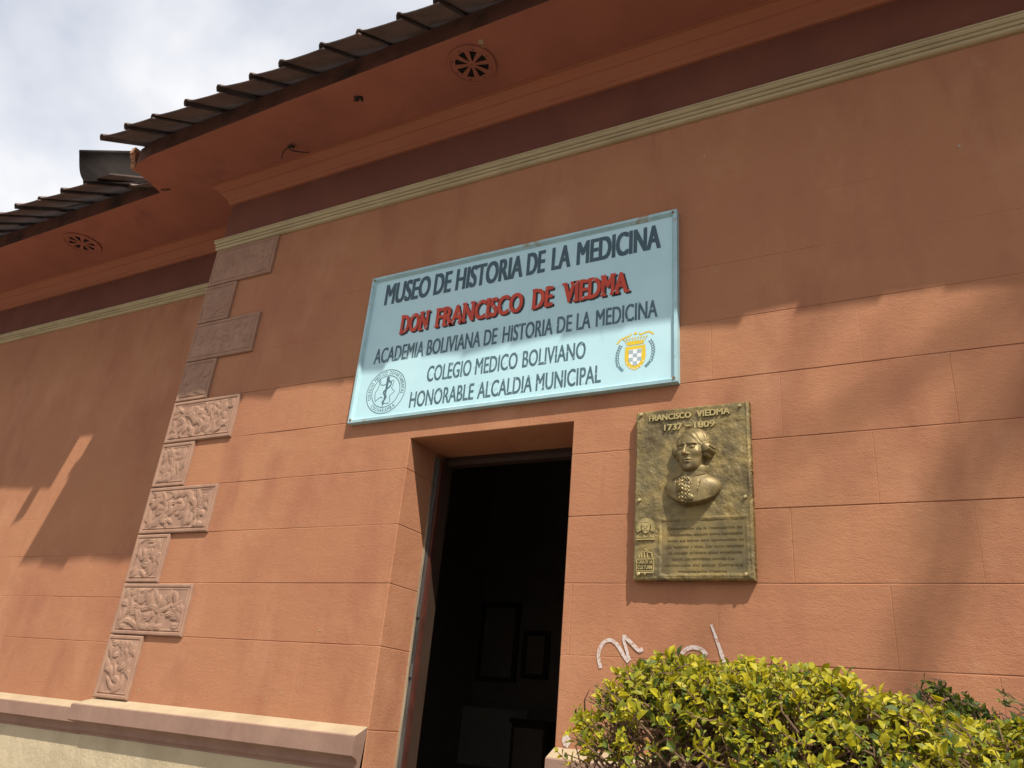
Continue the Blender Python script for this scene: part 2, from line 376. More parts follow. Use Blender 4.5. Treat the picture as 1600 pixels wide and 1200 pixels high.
path = [(XE, 0), (XC, 0), (XC, YR), (XW, YR)]
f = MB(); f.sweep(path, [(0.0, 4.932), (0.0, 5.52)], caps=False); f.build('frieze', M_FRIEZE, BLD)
c = MB(); c.sweep(path, [(0, 5.352), (0.018, 5.352), (0.024, 5.366), (0.032, 5.376), (0.032, 5.384), (0.05, 5.404), (0.078, 5.430), (0.086, 5.434), (0.086, 5.444),
                         (0.105, 5.462), (0.132, 5.478), (0.140, 5.480), (0.140, 5.490), (0.152, 5.4905), (0.152, 5.505)]); c.build('cornice', M_COVE, BLD)
s_ = MB(); s_.sweep(path, [(0, 4.893), (0.016, 4.893), (0.026, 4.899), (0.030, 4.910), (0.026, 4.919), (0.016, 4.922), (0.030, 4.926), (0.036, 4.935), (0.032, 4.944), (0.022, 4.947),
                           (0.036, 4.951), (0.044, 4.960), (0.044, 4.970), (0.040, 4.974), (0.046, 4.978), (0.046, 4.986), (0, 4.989)]); s_.build('string_course', M_TRIM, BLD)

# plinth: ledge in two runs broken by the doorway, cream wall below
LP = [(0, 1.515), (0.085, 1.474), (0.092, 1.468), (0.092, 1.380), (0.084, 1.374), (0.060, 1.366), (0.045, 1.350), (0.040, 1.325), (0.022, 1.312), (0.022, 1.30)]
def ledge(name, path, dz=0.0, endcap=True):
    m = MB(); prof = [(o, z+dz) for o, z in LP]; m.sweep(path, prof)
    for k, (fc) in enumerate(m.f):
        if k < len(m.f) and len(fc) == 4 and (fc[0] % len(LP)) == 0: m.m[k] = 1
    return m.build(name, [M_LEDGE, M_CREAM], BLD)
ledge('plinth_ledge', [(DL-0.002, 0), (XC, 0), (XC, YR)])
ledge('plinth_ledge', [(XC, YR), (XW, YR)], -0.045)
ledge('plinth_ledge', [(XE, 0), (DR-0.0, 0)])
lw = MB(); lw.sweep([(DL, 0), (XC, 0), (XC, YR), (XW, YR)], [(0.02, 0.0), (0.02, 1.312)], caps=False)
lw.sweep([(XE, 0), (DR, 0)], [(0.02, 0.0), (0.02, 1.312)], caps=False)
lw.build('lower_wall', M_LOWER, BLD)

# quoins with leaf relief
def quoin(x1, z0, z1, k):
    x0 = XC-0.012; res = 0.0065
    X = np.linspace(x0, x1, max(8, int((x1-x0)/res))); Z = np.linspace(z0, z1, int((z1-z0)/res))
    XX, ZZ = np.meshgrid(X, Z, indexing='ij')
    e = np.minimum(np.minimum(XX-x0, x1-XX), np.minimum(ZZ-z0, z1-ZZ))
    Hh = np.full(XX.shape, 0.021)
    Hh -= 0.007*np.clip(1-np.abs(e-0.026)/0.006, 0, 1)                 # incised line round the panel
    Hh[e < 0.004] -= 0.005
    inner = np.clip((e-0.03)/0.012, 0, 1)
    lev = np.zeros(XX.shape)
    r = np.random.default_rng(100+k)
    n = int((x1-x0)*(z1-z0)/0.0030)
    for _ in range(n):
        cx, cz = r.uniform(x0+0.04, x1-0.04), r.uniform(z0+0.04, z1-0.04)
        a = r.uniform(0, math.pi); la, lb = r.uniform(0.038, 0.062), r.uniform(0.016, 0.026)
        u = (XX-cx)*math.cos(a)+(ZZ-cz)*math.sin(a); v = -(XX-cx)*math.sin(a)+(ZZ-cz)*math.cos(a)
        v = v-0.25*u*u/la
        q = np.clip(1-(u/la)**2-(v/lb)**2, 0, 1)**0.7*r.uniform(0.006, 0.0105)
        q -= 0.0025*np.exp(-(v/0.003)**2)*(q > 0.004)
        lev = np.maximum(lev, q)
    Hh = Hh-0.004*inner+lev*inner
    m = MB(); heightfield(m, X, Z, Hh, None, 0.0, 0.0)
    m.box(x0+0.0005, XC+0.003, -0.0005, 0.30 if x1 < -4.3 else 0.16, z0, z1)          # the block turns the corner
    m.build('quoin', M_QUOIN, BLD, smooth=False)
qz = [1.515, 1.905, 2.237, 2.567, 2.90, 3.23, 3.557, 3.887, 4.217, 4.552, 4.892]
for k in range(10):
    quoin(-4.54 if k % 2 == 0 else -4.195, qz[k]+0.003, qz[k+1]-0.004, k)

# eaves slab, dirty fascia, vents, wires
FE = [(XE, -0.655), (-1.6, -0.648), (-3.7, -0.636), (-5.2, -0.615), (-5.40, -0.585), (-5.475, -0.535), (-5.525, -0.24), (-8, -0.235), (XW, -0.23)]
e = MB(); e.prism(FE+[(XW, 1.2), (XE, 1.2)], 5.50, 5.655, 0, 1); e.build('eaves_slab', [M_SOFFIT, M_FASCIA], BLD)
b = MB()
bx = [(-5.478, -0.53), (-5.485, -0.47), (-5.44, -0.40)]
for i in range(7):
    z = 5.52+0.024*i; t = i/6
    b.box(-5.505-0.012*math.sin(i*1.9), -5.450, -0.56-0.05*t+random.uniform(-.008, .008), -0.50-0.055*t, z-0.013, z+0.013)
b.build('broken_brick_end', M_BRICK, BLD)

def vent(x, y, r):
    d = MB(); n = 40
    d.mesh([(x+0.86*r*math.cos(a*2*math.pi/n), y+0.86*r*math.sin(a*2*math.pi/n), 5.4985) for a in range(n)], [tuple(range(n))])  # black disc on the soffit, painted darkness instead of an opening
    o = d.build('vent', M_DARK, BLD)
    gmb = MB(); z0, z1 = 5.490, 5.4965
    def arc(r0, r1, a0, a1, k, za=z0, zb=z1):
        P = [(x+q*math.cos(a0+(a1-a0)*i/k), y+q*math.sin(a0+(a1-a0)*i/k)) for i in range(k+1) for q in (r0, r1)]
        v = [(px, py, za) for px, py in P]+[(px, py, zb) for px, py in P]; m = len(P); fs = []
        for i in range(k):
            q = (2*i, 2*i+1, 2*i+3, 2*i+2); fs += [q, (2*i, 2*i+2, 2*i+2+m, 2*i+m), (2*i+1, 2*i+1+m, 2*i+3+m, 2*i+3)]
        gmb.mesh(v, fs)
    arc(0.90*r, r, 0, 2*math.pi, 48, 5.484)
    arc(0.70*r, 0.90*r, 0, 2*math.pi, 48)
    arc(0.005, 0.17*r, 0, 2*math.pi, 24)
    for k in range(8):
        a = 2*math.pi*k/8+0.2
        c0, s0 = math.cos(a), math.sin(a); w0, w1 = 0.05*r, 0.115*r
        P = [(0.14*r, -w0), (0.74*r, -w1), (0.74*r, w1), (0.14*r, w0)]
        gmb.prism([(x+p*c0-q*s0, y+p*s0+q*c0) for p, q in P], z0+0.0004, z1-0.0004)
    gmb.build('grille', M_SOFFIT, o)
    for k in range(8):
        dt = MB(); a = 2*math.pi*(k+0.5)/8+0.2; px, py = x+0.80*r*math.cos(a), y+0.80*r*math.sin(a)
        dt.mesh([(px+0.035*r*math.cos(i), py+0.035*r*math.sin(i), 5.4893) for i in range(6)], [tuple(range(6))])  # black dot for the darkness of a hole, nothing is pierced
        dt.build('air_hole_dot', M_DARK, o)
vent(-2.30, -0.415, 0.158); vent(-6.975, 0.022, 0.172)

def wire(pts, r):
    m = MB(); m.tube(smooth_pts(pts, 4), r, 6); m.build('wire', M_WIRE, BLD)
wire([(-4.006, -0.268, 5.50), (-4.01, -0.27, 5.47), (-4.00, -0.262, 5.455), (-3.95, -0.22, 5.455), (-3.89, -0.18, 5.462)], 0.0045)
wire([(-4.01, -0.275, 5.485), (-4.06, -0.27, 5.465), (-4.10, -0.25, 5.45), (-4.105, -0.24, 5.425)], 0.004)
wire([(-4.03, -0.262, 5.49), (-4.00, -0.285, 5.475), (-3.98, -0.262, 5.478), (-4.0, -0.25, 5.487)], 0.008)
m = MB()
for k in range(5):
    a = rng.normal(0, 0.012, 3); m.tube([(-3.2+a[0], -0.448+a[1], 5.50), (-3.2+a[1]*2, -0.448+a[2]*2, 5.482)], [0.011, 0.004], 6)
m.build('broken_hook', M_WIRE, BLD)
m = MB()
for (px, py, rr) in ((-2.157, -0.545, 0.022), (-2.175, -0.505, 0.015)):
    m.mesh([(px+rr*random.uniform(0.7, 1.2)*math.cos(i*0.7), py+rr*random.uniform(0.7, 1.2)*math.sin(i*0.7), 5.4975) for i in range(9)], [tuple(range(9))])
m.build('peeled_paint_patch', M_CREAM, BLD)
wire([(-5.48, -0.27, 5.497), (-5.43, -0.26, 5.485), (-5.39, -0.25, 5.49)], 0.005)

# roof tiles: interlocking flat tiles with a roll at the left edge
PU = [(-0.026, 0.000), (-0.022, 0.022), (-0.006, 0.038), (0.012, 0.034), (0.030, 0.020), (0.075, 0.012), (0.14, 0.006), (0.22, 0.0), (0.30, -0.004), (0.345, -0.004)]
def tile(mb, x, y, z, slope, wid, ln, lift, skew, tw):
    cs, sn = math.cos(math.atan(slope)), math.sin(math.atan(slope)); th = 0.012
    rings = []
    for v in (0.0, 0.012, ln):
        ring = []
        for side in (1, 0):
            seq = PU if side else PU[::-1]
            for u, n in seq:
                uu = u*wid/0.325; nn = n+side*(th-(0.004 if v == 0 else 0))+lift*(1-u/0.33)+tw*v
                vv = v+skew*u
                ring.append((x+uu, y+vv*cs-nn*sn, z+vv*sn+nn*cs))
        rings.append(ring)
    k = len(rings[0]); V = rings[0]+rings[1]+rings[2]
    F = [tuple(range(k))]
    for r in range(2):
        F += [(r*k+j, (r+1)*k+j, (r+1)*k+(j+1) % k, r*k+(j+1) % k) for j in range(k)]
    F.append(tuple(range(2*k, 3*k))[::-1])
    mb.mesh(V, F)
SL = 0.62
def roofrun(name, xs, y0, zfun, rows, lifts):
    mb = MB()
    for r in range(rows):
        for i, x in enumerate(xs):
            wid = xs[i+1]-x if i < len(xs)-1 else (0.325 if x > 0 else 0.26)
            dy = 0.33*r; lift = (lifts[i % len(lifts)] if r == 0 else 0.006)
            tile(mb, x+0.01, y0+dy+random.uniform(-0.011, 0.011)+(0.2 if x == -5.76 else 0), zfun(y0+dy)+0.012*0, SL, wid, 0.46, lift, random.uniform(-0.07, 0.04), 0.0)
    return mb.build(name, M_TILE, BLD)
fx = [-5.42, -5.12, -4.823, -4.468, -4.121, -3.809, -3.524, -3.169, -2.87, -2.556, -2.275]+[-2.275+0.318*k for k in range(1, 19)]
roofrun('roof_tiles', fx, -0.89, lambda y: 5.505+SL*(y+0.89), 3, [0.004, 0.004, 0.003, 0.016, 0.014, 0.004, 0.003, 0.005, 0.002, 0.004])
lx = sorted([-5.76]+[-6.085-0.33*k for k in range(0, 20)])
roofrun('roof_tiles', lx, -0.575, lambda y: 5.505+SL*(y+0.575), 3, [0.003, 0.004, 0.002, 0.003, 0.001])
rf = MB()
rf.box(-5.55, XE, 0.25, 3.2, 5.657, 5.70)
for (xa, xb, yo) in ((-5.5, XE, -0.89), (XW, -5.5, -0.575)):
    za = lambda y: 5.512+SL*(y-yo)
    rf.mesh([(xa, yo+0.95, za(yo+0.95)), (xb, yo+0.95, za(yo+0.95)), (xb, 4.5, za(4.5)), (xa, 4.5, za(4.5)),
             (xa, yo+0.95, za(yo+0.95)-0.05), (xb, yo+0.95, za(yo+0.95)-0.05), (xb, 4.5, za(4.5)-0.05), (xa, 4.5, za(4.5)-0.05)],
            [(0, 1, 2, 3), (7, 6, 5, 4), (0, 4, 5, 1), (1, 5, 6, 2), (2, 6, 7, 3), (3, 7, 4, 0)])
rf.build('roof_deck', M_TILE, BLD)
# barrel tile standing on edge where the two eaves step
m = MB(); n = 12; L0, L1 = 0.0, 0.62; dirn = Vector((0, 0.80, 0.60))
T0, T1 = Vector((-5.88, -0.803, 5.632)), Vector((-5.90, -0.66, 5.40))
ringA, ringB = [], []
for i in range(n+1):
    t = i/n; p = T0.lerp(T1, t)+Vector((-0.03*math.sin(math.pi*t), 0, 0.01*math.sin(7*t)))
    ringA.append(p); ringB.append(p+Vector((-0.014, 0, 0)))
V = []
for Lq in (0.0, 0.3, 0.62):
    for rg in (ringA, ringB): V += [p+dirn*Lq+Vector((0.04*Lq, 0, 0)) for p in rg]
k = n+1; F = []
for s in range(2):
    o0, o1 = s*2*k, (s+1)*2*k
    for i in range(n):
        F += [(o0+i, o0+i+1, o1+i+1, o1+i), (o0+k+i+1, o0+k+i, o1+k+i, o1+k+i+1)]
    F += [(o0, o1, o1+k, o0+k), (o0+n, o0+k+n, o1+k+n, o1+n)]
F += [(i+1, i, k+i, k+i+1) for i in range(n)]
m.mesh(V, F); m.build('verge_tile', M_VERGE, BLD, smooth=True)

# door frame, threshold, room behind
m = MB(); m.box(DL, DL+0.012, 0.272, 0.290, 0.3, DH-0.03); m.box(DR-0.012, DR, 0.272, 0.290, 0.3, DH-0.03)
fr = m.build('door_frame', M_OLDWOOD, BLD)
m = MB(); m.box(DL+0.0125, DL+0.018, 0.280, 0.300, 0.3, DH-0.03); m.box(DL+0.0185, DL+0.028, 0.284, 0.300, 0.3, DH-0.03)
m.box(DR-0.028, DR-0.0125, 0.284, 0.300, 0.3, DH-0.03)
for z in (1.78, 2.1, 2.72): m.tube([(DL+0.024, 0.279, z), (DL+0.024, 0.279, z+0.07)], 0.008, 8)
m.build('steel_channel', M_STEEL, fr)
m = MB(); m.box(DL+0.0285, DL+0.044, 0.295, 0.325, 0.3, DH-0.05); m.box(DR-0.044, DR-0.0285, 0.295, 0.325, 0.3, DH-0.05)
m.build('door_stile', M_OXIDE, fr)
m = MB(); m.box(DL, DL+0.040, 0.326, 0.42, 0.3, DH-0.03); m.box(DR-0.040, DR, 0.326, 0.42, 0.3, DH-0.03)  # dark boxes added so the reveal behind the frame reads black
m.box(DL, DR, 0.375, 0.42, DH-0.028, DH-0.001); m.box(DL+0.041, DR-0.041, 0.36, 0.42, DH-0.06, DH-0.029)  # head bars in the same dark tone, for the shade up there
m.build('dark_reveal_box', M_FURN, fr)
m = MB(); m.box(DL, DR, 0.0, 0.42, 0.0, 0.3); m.build('threshold', M_LEDGE, BLD)
rx0, rx1, ry0, ry1, rz0, rz1 = -4.8, -0.6, 0.421, 4.6, 0.3, 4.6
room = MB()
room.face([(rx0, ry1, rz0), (rx1, ry1, rz0), (rx1, ry1, rz1), (rx0, ry1, rz1)])
room.face([(rx0, ry0, rz0), (rx0, ry1, rz0), (rx0, ry1, rz1), (rx0, ry0, rz1)])
room.face([(rx1, ry0, rz0), (rx1, ry1, rz0), (rx1, ry1, rz1), (rx1, ry0, rz1)])
room.face([(rx0, ry0, rz1), (rx1, ry0, rz1), (rx1, ry1, rz1), (rx0, ry1, rz1)])
for a, b_, z0, z1 in ((rx0, DL, rz0, rz1), (DR, rx1, rz0, rz1), (DL, DR, DH, rz1)):
    room.face([(a, ry0, z0), (b_, ry0, z0), (b_, ry0, z1), (a, ry0, z1)])
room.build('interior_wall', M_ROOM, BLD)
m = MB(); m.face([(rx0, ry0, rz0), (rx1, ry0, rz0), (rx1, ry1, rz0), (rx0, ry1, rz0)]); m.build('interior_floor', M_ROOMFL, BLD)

# graffiti in white spray paint, low on the wall
def stroke(pts, w_, y_):
    q = MB(); ribbon(q, pts, w_, y_); q.build('graffiti', M_GRAF, BLD)
stroke(smooth_pts([(-1.41, 1.86), (-1.423, 1.917), (-1.407, 1.963), (-1.372, 1.984), (-1.335, 1.966), (-1.298, 1.916), (-1.277, 1.893)]), 0.017, -0.0030)
stroke(smooth_pts([(-1.272, 1.90), (-1.29, 1.95), (-1.302, 1.985), (-1.300, 2.008)]), [0.014]*18+[0.02], -0.0036)
stroke(smooth_pts([(-1.300, 2.004), (-1.265, 1.974), (-1.229, 1.944), (-1.212, 1.952)]), 0.017, -0.0042)
stroke(smooth_pts([(-1.035, 1.935), (-1.015, 1.955), (-0.987, 1.966), (-0.948, 1.959), (-0.923, 1.935)]), 0.018, -0.0030)
stroke(smooth_pts([(-0.903, 2.064), (-0.884, 2.012), (-0.865, 1.958), (-0.85, 1.91)]), [0.011]*6+[0.014]*6+[0.017]*7, -0.0036)
stroke([(-0.641, 1.895), (-0.632, 1.86)], 0.022, -0.003)
for (cx, cz, rr) in ((-1.559, 1.545, 0.021), (-1.47, 1.552, 0.014), (-0.94, 1.80, 0.013)):
    m = MB(); m.mesh([(cx+rr*random.uniform(0.8, 1.1)*math.cos(i*0.45), -0.003, cz+1.35*rr*random.uniform(0.8, 1.1)*math.sin(i*0.45)) for i in range(14)], [tuple(range(14))]); m.build('graffiti', M_GRAF, BLD)
for (cx, cz, rr) in ((-4.47, 1.585, 0.006), (-3.1, 1.98, 0.005), (-4.0, 4.70, 0.006), (-0.9, 4.62, 0.006), (0.32, 4.30, 0.008), (-0.62, 4.86, 0.008), (-1.9, 4.62, 0.005), (-3.4, 1.60, 0.004), (-3.3, 1.64, 0.004)):
    m = MB(); m.mesh([(cx+rr*random.uniform(0.6, 1.2)*math.cos(i*0.9), -0.0025, cz+1.6*rr*random.uniform(0.6, 1.2)*math.sin(i*0.9)) for i in range(7)], [tuple(range(7))]); m.build('paint_chip', M_CREAM, BLD)

# ------------------------------------------------------------------ things inside the room
t = thing('display_board', 'pale display board standing against the back wall inside the dark doorway', 'display board', (-4.45, 4.45, 0.3))
m = MB(); m.box(-0.45, 0.45, -0.02, 0.02, 0.85, 1.42); m.build('panel', M_BOARD, t)
for sx in (-0.4, 0.4):
    m = MB(); m.box(sx-0.02, sx+0.02, -0.02, 0.02, 0, 0.85); m.box(sx-0.025, sx+0.025, -0.2, 0.1, -0.0, 0.03); m.build('leg', M_FURN, t)
def picture(x, z, w_, h_, label):
    t = thing('framed_picture', label, 'picture', (x, 4.57, z), group='pictures on the back wall of the room')
    m = MB(); q = 0.05
    m.box(-w_/2, w_/2, -0.03, 0.02, -h_/2, -h_/2+q); m.box(-w_/2, w_/2, -0.03, 0.02, h_/2-q, h_/2)
    m.box(-w_/2, -w_/2+q, -0.03, 0.02, -h_/2+q, h_/2-q); m.box(w_/2-q, w_/2, -0.03, 0.02, -h_/2+q, h_/2-q); m.build('frame', M_FURN, t)
    m = MB(); m.box(-w_/2+q, w_/2-q, -0.01, 0.015, -h_/2+q, h_/2-q); m.build('picture_panel', M_ROOM, t)
picture(-4.50, 2.42, 0.50, 0.85, 'dark framed picture on the back wall inside the doorway, above the pale display board')
picture(-4.02, 2.30, 0.32, 0.5, 'small dark framed picture on the back wall inside, nearer the right door jamb')
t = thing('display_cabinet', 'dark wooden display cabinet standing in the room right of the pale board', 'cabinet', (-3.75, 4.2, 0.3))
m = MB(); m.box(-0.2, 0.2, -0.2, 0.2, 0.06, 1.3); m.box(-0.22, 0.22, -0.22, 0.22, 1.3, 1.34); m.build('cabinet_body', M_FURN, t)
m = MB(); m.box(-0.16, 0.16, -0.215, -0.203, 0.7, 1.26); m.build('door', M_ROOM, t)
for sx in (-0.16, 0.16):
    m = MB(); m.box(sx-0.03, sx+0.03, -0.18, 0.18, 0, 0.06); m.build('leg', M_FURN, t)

# ------------------------------------------------------------------ the museum sign
SG = thing('museum_sign', 'pale blue metal sign board with dark and red lettering above the doorway', 'sign', (-2.095, 0.0, 3.744), (0, -R(0.42), 0))
HW, HH = 1.050, 0.524
m = MB(); m.box(-HW+0.03, HW-0.03, -0.022, -0.004, -HH+0.03, HH-0.03); m.build('sign_panel', M_SIGN, SG)
m = MB(); fwid = 0.032
def bar(p0, p1, inn):
    # mitred frame bar: outer edge p0-p1, inner edge offset along inn
    (x0, z0), (x1, z1) = p0, p1; dx, dz = (x1-x0), (z1-z0); l = math.hypot(dx, dz); ux, uz = dx/l, dz/l
    i0 = (x0+inn[0]*fwid+ux*fwid, z0+inn[1]*fwid+uz*fwid); i1 = (x1+inn[0]*fwid-ux*fwid, z1+inn[1]*fwid-uz*fwid)
    j0 = (x0+inn[0]*fwid*0.55+ux*fwid*0.55, z0+inn[1]*fwid*0.55+uz*fwid*0.55); j1 = (x1+inn[0]*fwid*0.55-ux*fwid*0.55, z1+inn[1]*fwid*0.55-uz*fwid*0.55)
    V = [(x0, 0.0, z0), (x1, 0.0, z1), (x0, -0.040, z0), (x1, -0.040, z1), (j0[0], -0.042, j0[1]), (j1[0], -0.042, j1[1]), (i0[0], -0.0225, i0[1]), (i1[0], -0.0225, i1[1]), (i0[0], 0, i0[1]), (i1[0], 0, i1[1])]
    m.mesh(V, [(0, 1, 3, 2), (2, 3, 5, 4), (4, 5, 7, 6), (6, 7, 9, 8)])
bar((-HW, HH), (HW, HH), (0, -1)); bar((-HW, -HH), (HW, -HH), (0, 1)); bar((-HW, -HH), (-HW, HH), (1, 0)); bar((HW, -HH), (HW, HH), (-1, 0))
m.build('sign_frame', M_SIGNF, SG)
for sx in (-1, 1):
    for sz in (-1, 1):
        m = MB(); m.tube([(sx*(HW-0.02), -0.040, sz*(HH-0.02)), (sx*(HW-0.02), -0.0455, sz*(HH-0.02))], 0.0075, 10); m.build('screw', M_RUST, SG)
ZT = -0.0228                           # painted layers lie just proud of the panel
def line(name, items, z, cap, m_, off, y=ZT):
    mb = MB()
    for a, b_, txt in items: word(mb, txt, a, b_, z, cap, y, off)
    return mb.build(name, m_, SG)
line('lettering', [(-0.932, -0.572, 'MUSEO'), (-0.545, -0.412, 'DE'), (-0.380, 0.098, 'HISTORIA'), (0.122, 0.246, 'DE'), (0.288, 0.412, 'LA'), (0.449, 0.955, 'MEDICINA')], 0.302, 0.157, M_NAVY, 0.037)
L2W = [(-0.770, -0.546, 'DON'), (-0.501, 0.124, 'FRANCISCO'), (0.174, 0.319, 'DE'), (0.371, 0.775, 'VIEDMA')]
def redline(mb, dx, dz, y):
    cap = 0.130; z0 = 0.062
    for a, b_, txt in L2W:
        word(mb, txt, a+dx+0.006, b_+dx-0.006, z0+dz, cap, y, 0.042)
        # slab serifs at the stem ends, letter by letter
        ws = [glyphs(ch)[0] for ch in txt]
        v, _ = glyphs(txt); tot = v[:, 0].max()-v[:, 0].min()
        adv = [glyphs(txt[:i+1])[0][:, 0].max()-v[:, 0].min() for i in range(len(txt))]
        for ch, q, e in zip(txt, ws, adv):
            wd = q[:, 0].max()-q[:, 0].min()
            l = a+0.006+dx+(e-wd)/tot*(b_-a-0.012); r = a+0.006+dx+e/tot*(b_-a-0.012); st = 0.014; wq = 0.009
            pts = {'D': [(l+st, 0), (l+st, 1)], 'N': [(l+st/2, 0), (l+st/2, 1), (r-st/2, 1)], 'F': [(l+st, 0), (l+st, 1)], 'R': [(l+st, 0), (l+st, 1), (r-st/2, 0)],
                   'A': [(l+st/2, 0), (r-st/2, 0)], 'I': [((l+r)/2, 0), ((l+r)/2, 1)], 'E': [(l+st, 0), (l+st, 1)], 'V': [(l+st/2, 1), (r-st/2, 1)], 'M': [(l+st/2, 0), (r-st/2, 0), (l+st/2, 1), (r-st/2, 1)]}.get(ch, [])
            for px, tb in pts:
                zb = z0+dz+(cap-0.016 if tb else 0)+(0.004 if tb else -0.004)
                mb.face([(px-st/2-wq, y-0.0009, zb), (px+st/2+wq, y-0.0009, zb), (px+st/2+wq, y-0.0009, zb+0.016), (px-st/2-wq, y-0.0009, zb+0.016)])
mb = MB(); redline(mb, 0.012, -0.011, ZT); mb.build('lettering_shadow', M_BLACK, SG)
mb = MB(); redline(mb, 0, 0, ZT-0.0016); mb.build('lettering', M_RED, SG)
line('lettering', [(-0.938, -0.554, 'ACADEMIA'), (-0.533, -0.149, 'BOLIVIANA'), (-0.127, -0.037, 'DE'), (0.0, 0.325, 'HISTORIA'), (0.350, 0.443, 'DE'), (0.470, 0.556, 'LA'), (0.586, 0.938, 'MEDICINA')], -0.127, 0.106, M_TEAL, 0.022)
line('lettering', [(-0.505, -0.192, 'COLEGIO'), (-0.165, 0.115, 'MEDICO'), (0.146, 0.534, 'BOLIVIANO')], -0.308, 0.103, M_TEAL, 0.018)
line('lettering', [(-0.608, -0.158, 'HONORABLE'), (-0.132, 0.220, 'ALCALDIA'), (0.243, 0.629, 'MUNICIPAL')], -0.465, 0.102, M_TEAL, 0.018)
# stencil bridges: slivers of board colour through the letters
mb = MB()
r = np.random.default_rng(5)
for (z, cap, a, b_, n) in ((0.062, 0.130, -0.76, 0.77, 26), (-0.127, 0.106, -0.93, 0.93, 44), (-0.308, 0.103, -0.5, 0.52, 26), (-0.465, 0.102, -0.6, 0.62, 32)):
    for k in range(n):
        x = a+(b_-a)*(k+r.uniform(0.2, 0.8))/n; zz = z+cap*r.choice([0.12, 0.5, 0.88])
        mb.face([(x-0.010, ZT-0.0032, zz-0.006), (x-0.007, ZT-0.0032, zz-0.0075), (x+0.010, ZT-0.0032, zz+0.006), (x+0.007, ZT-0.0032, zz+0.0075)])
mb.build('stencil_bridge', M_SIGN, SG)

# seal: two rings, lettering round the ring, map outline, staff and snake
CX, CZ = -0.802, -0.332
sx_, sz_ = 1.0, 1.0
def circ(r0, n=72, a0=0.0, a1=2*math.pi): return [(CX+r0*math.cos(a0+(a1-a0)*i/n), CZ+r0*math.sin(a0+(a1-a0)*i/n)) for i in range(n+1)]
m = MB(); ribbon(m, circ(0.147), 0.0042, ZT); ribbon(m, circ(0.106), 0.0042, ZT); 
ribbon(m, [(CX+p, CZ+q) for p, q in smooth_pts([(-0.062, 0.082), (-0.058, 0.05), (-0.068, 0.02), (-0.080, 0.0), (-0.078, -0.03), (-0.070, -0.058), (-0.052, -0.045), (-0.03, -0.035), (-0.018, -0.045)], 4)], 0.0042, ZT)
ribbon(m, [(CX+p, CZ+q) for p, q in smooth_pts([(-0.054, 0.088), (-0.046, 0.052), (-0.022, 0.046), (0.0, 0.052)], 4)], 0.0042, ZT)
ribbon(m, [(CX+p, CZ+q) for p, q in [(0.028, 0.068), (0.052, 0.070), (0.048, 0.038), (0.040, 0.02), (0.068, -0.008), (0.034, -0.036), (0.042, -0.066), (0.036, -0.084), (0.0, -0.080), (-0.006, -0.086)]], 0.0042, ZT)
m.build('seal_outline', M_TEAL, SG)
m = MB(); ribbon(m, [(CX+0.005, CZ+0.08), (CX+0.002, CZ+0.02), (CX-0.003, CZ-0.055), (CX-0.010, CZ-0.104)], [0.020, 0.015, 0.009, 0.004], ZT-0.0006)
ribbon(m, [(CX+p, CZ+q) for p, q in smooth_pts([(0.006, 0.088), (0.020, 0.066), (0.034, 0.056), (0.030, 0.034), (0.006, 0.016), (-0.016, -0.002), (-0.004, -0.022), (0.010, -0.036), (0.0, -0.056), (-0.014, -0.07), (-0.002, -0.084)], 5)], 0.008, ZT-0.0012)
m.mesh([(CX+0.006+0.012*math.cos(i), ZT-0.0016, CZ+0.090+0.010*math.sin(i)) for i in range(6)], [tuple(range(6))])
m.build('seal_staff', M_TEAL, SG)
m = MB()
def arctext(txt, rr, a0, a1, hgt, flip=False):
    n = len(txt)
    for i, ch in enumerate(txt):
        if ch == ' ': continue
        a = a0+(a1-a0)*i/(n-1); v, f_ = glyphs(ch)
        v = (v-[[v[:, 0].mean(), CAP/2]])/CAP*hgt*[[0.72, 1]]
        th = a-math.pi/2 if not flip else a+math.pi/2
        c0, s0 = math.cos(th), math.sin(th)
        P = [(CX+rr*math.cos(a)+p*c0-q*s0, CZ+rr*math.sin(a)+p*s0+q*c0) for p, q in v]
        m.mesh([(p, ZT, q) for p, q in P], f_)
arctext('COLEGIO MEDICO DEPARTAMENTAL', 0.1265, R(198), R(-12), 0.023)
m.build('seal_lettering', M_TEAL, SG); m = MB()
arctext('COCHABAMBA', 0.1265, R(226), R(306), 0.023, True)
m.build('seal_lettering', M_TEAL, SG)

# coat of arms
KX, KZ = 0.817, -0.318
def shield(s): return [(KX+p*s, KZ-0.028+q*s) for p, q in [(-0.056, 0.066), (0.056, 0.066), (0.058, 0.0), (0.052, -0.034), (0.030, -0.062), (0.0, -0.076), (-0.030, -0.062), (-0.052, -0.034), (-0.058, 0.0)]]
m = MB(); m.mesh([(p, ZT, q) for p, q in shield(1.0)], [tuple(range(9))]); CR = m.build('crest', M_YEL, SG)
m = MB(); m.mesh([(p, ZT-0.0006, q) for p, q in [(KX-0.035, KZ+0.018), (KX+0.035, KZ+0.018), (KX+0.035, KZ-0.045), (KX+0.02, KZ-0.07), (KX, KZ-0.078), (KX-0.02, KZ-0.07), (KX-0.035, KZ-0.045)]], [tuple(range(7))])
for k in range(7):
    z = KZ-0.095+0.003*abs(k-3)**2; m.mesh([(KX-0.045+0.015*k+p, ZT-0.0006, z+q+ (0.012 if k in (0, 6) else 0)) for p, q in ((-0.004, 0), (0, -0.005), (0.004, 0), (0, 0.005))], [(0, 1, 2, 3)])
m.build('crest_field', M_WHITE, CR)
m = MB()
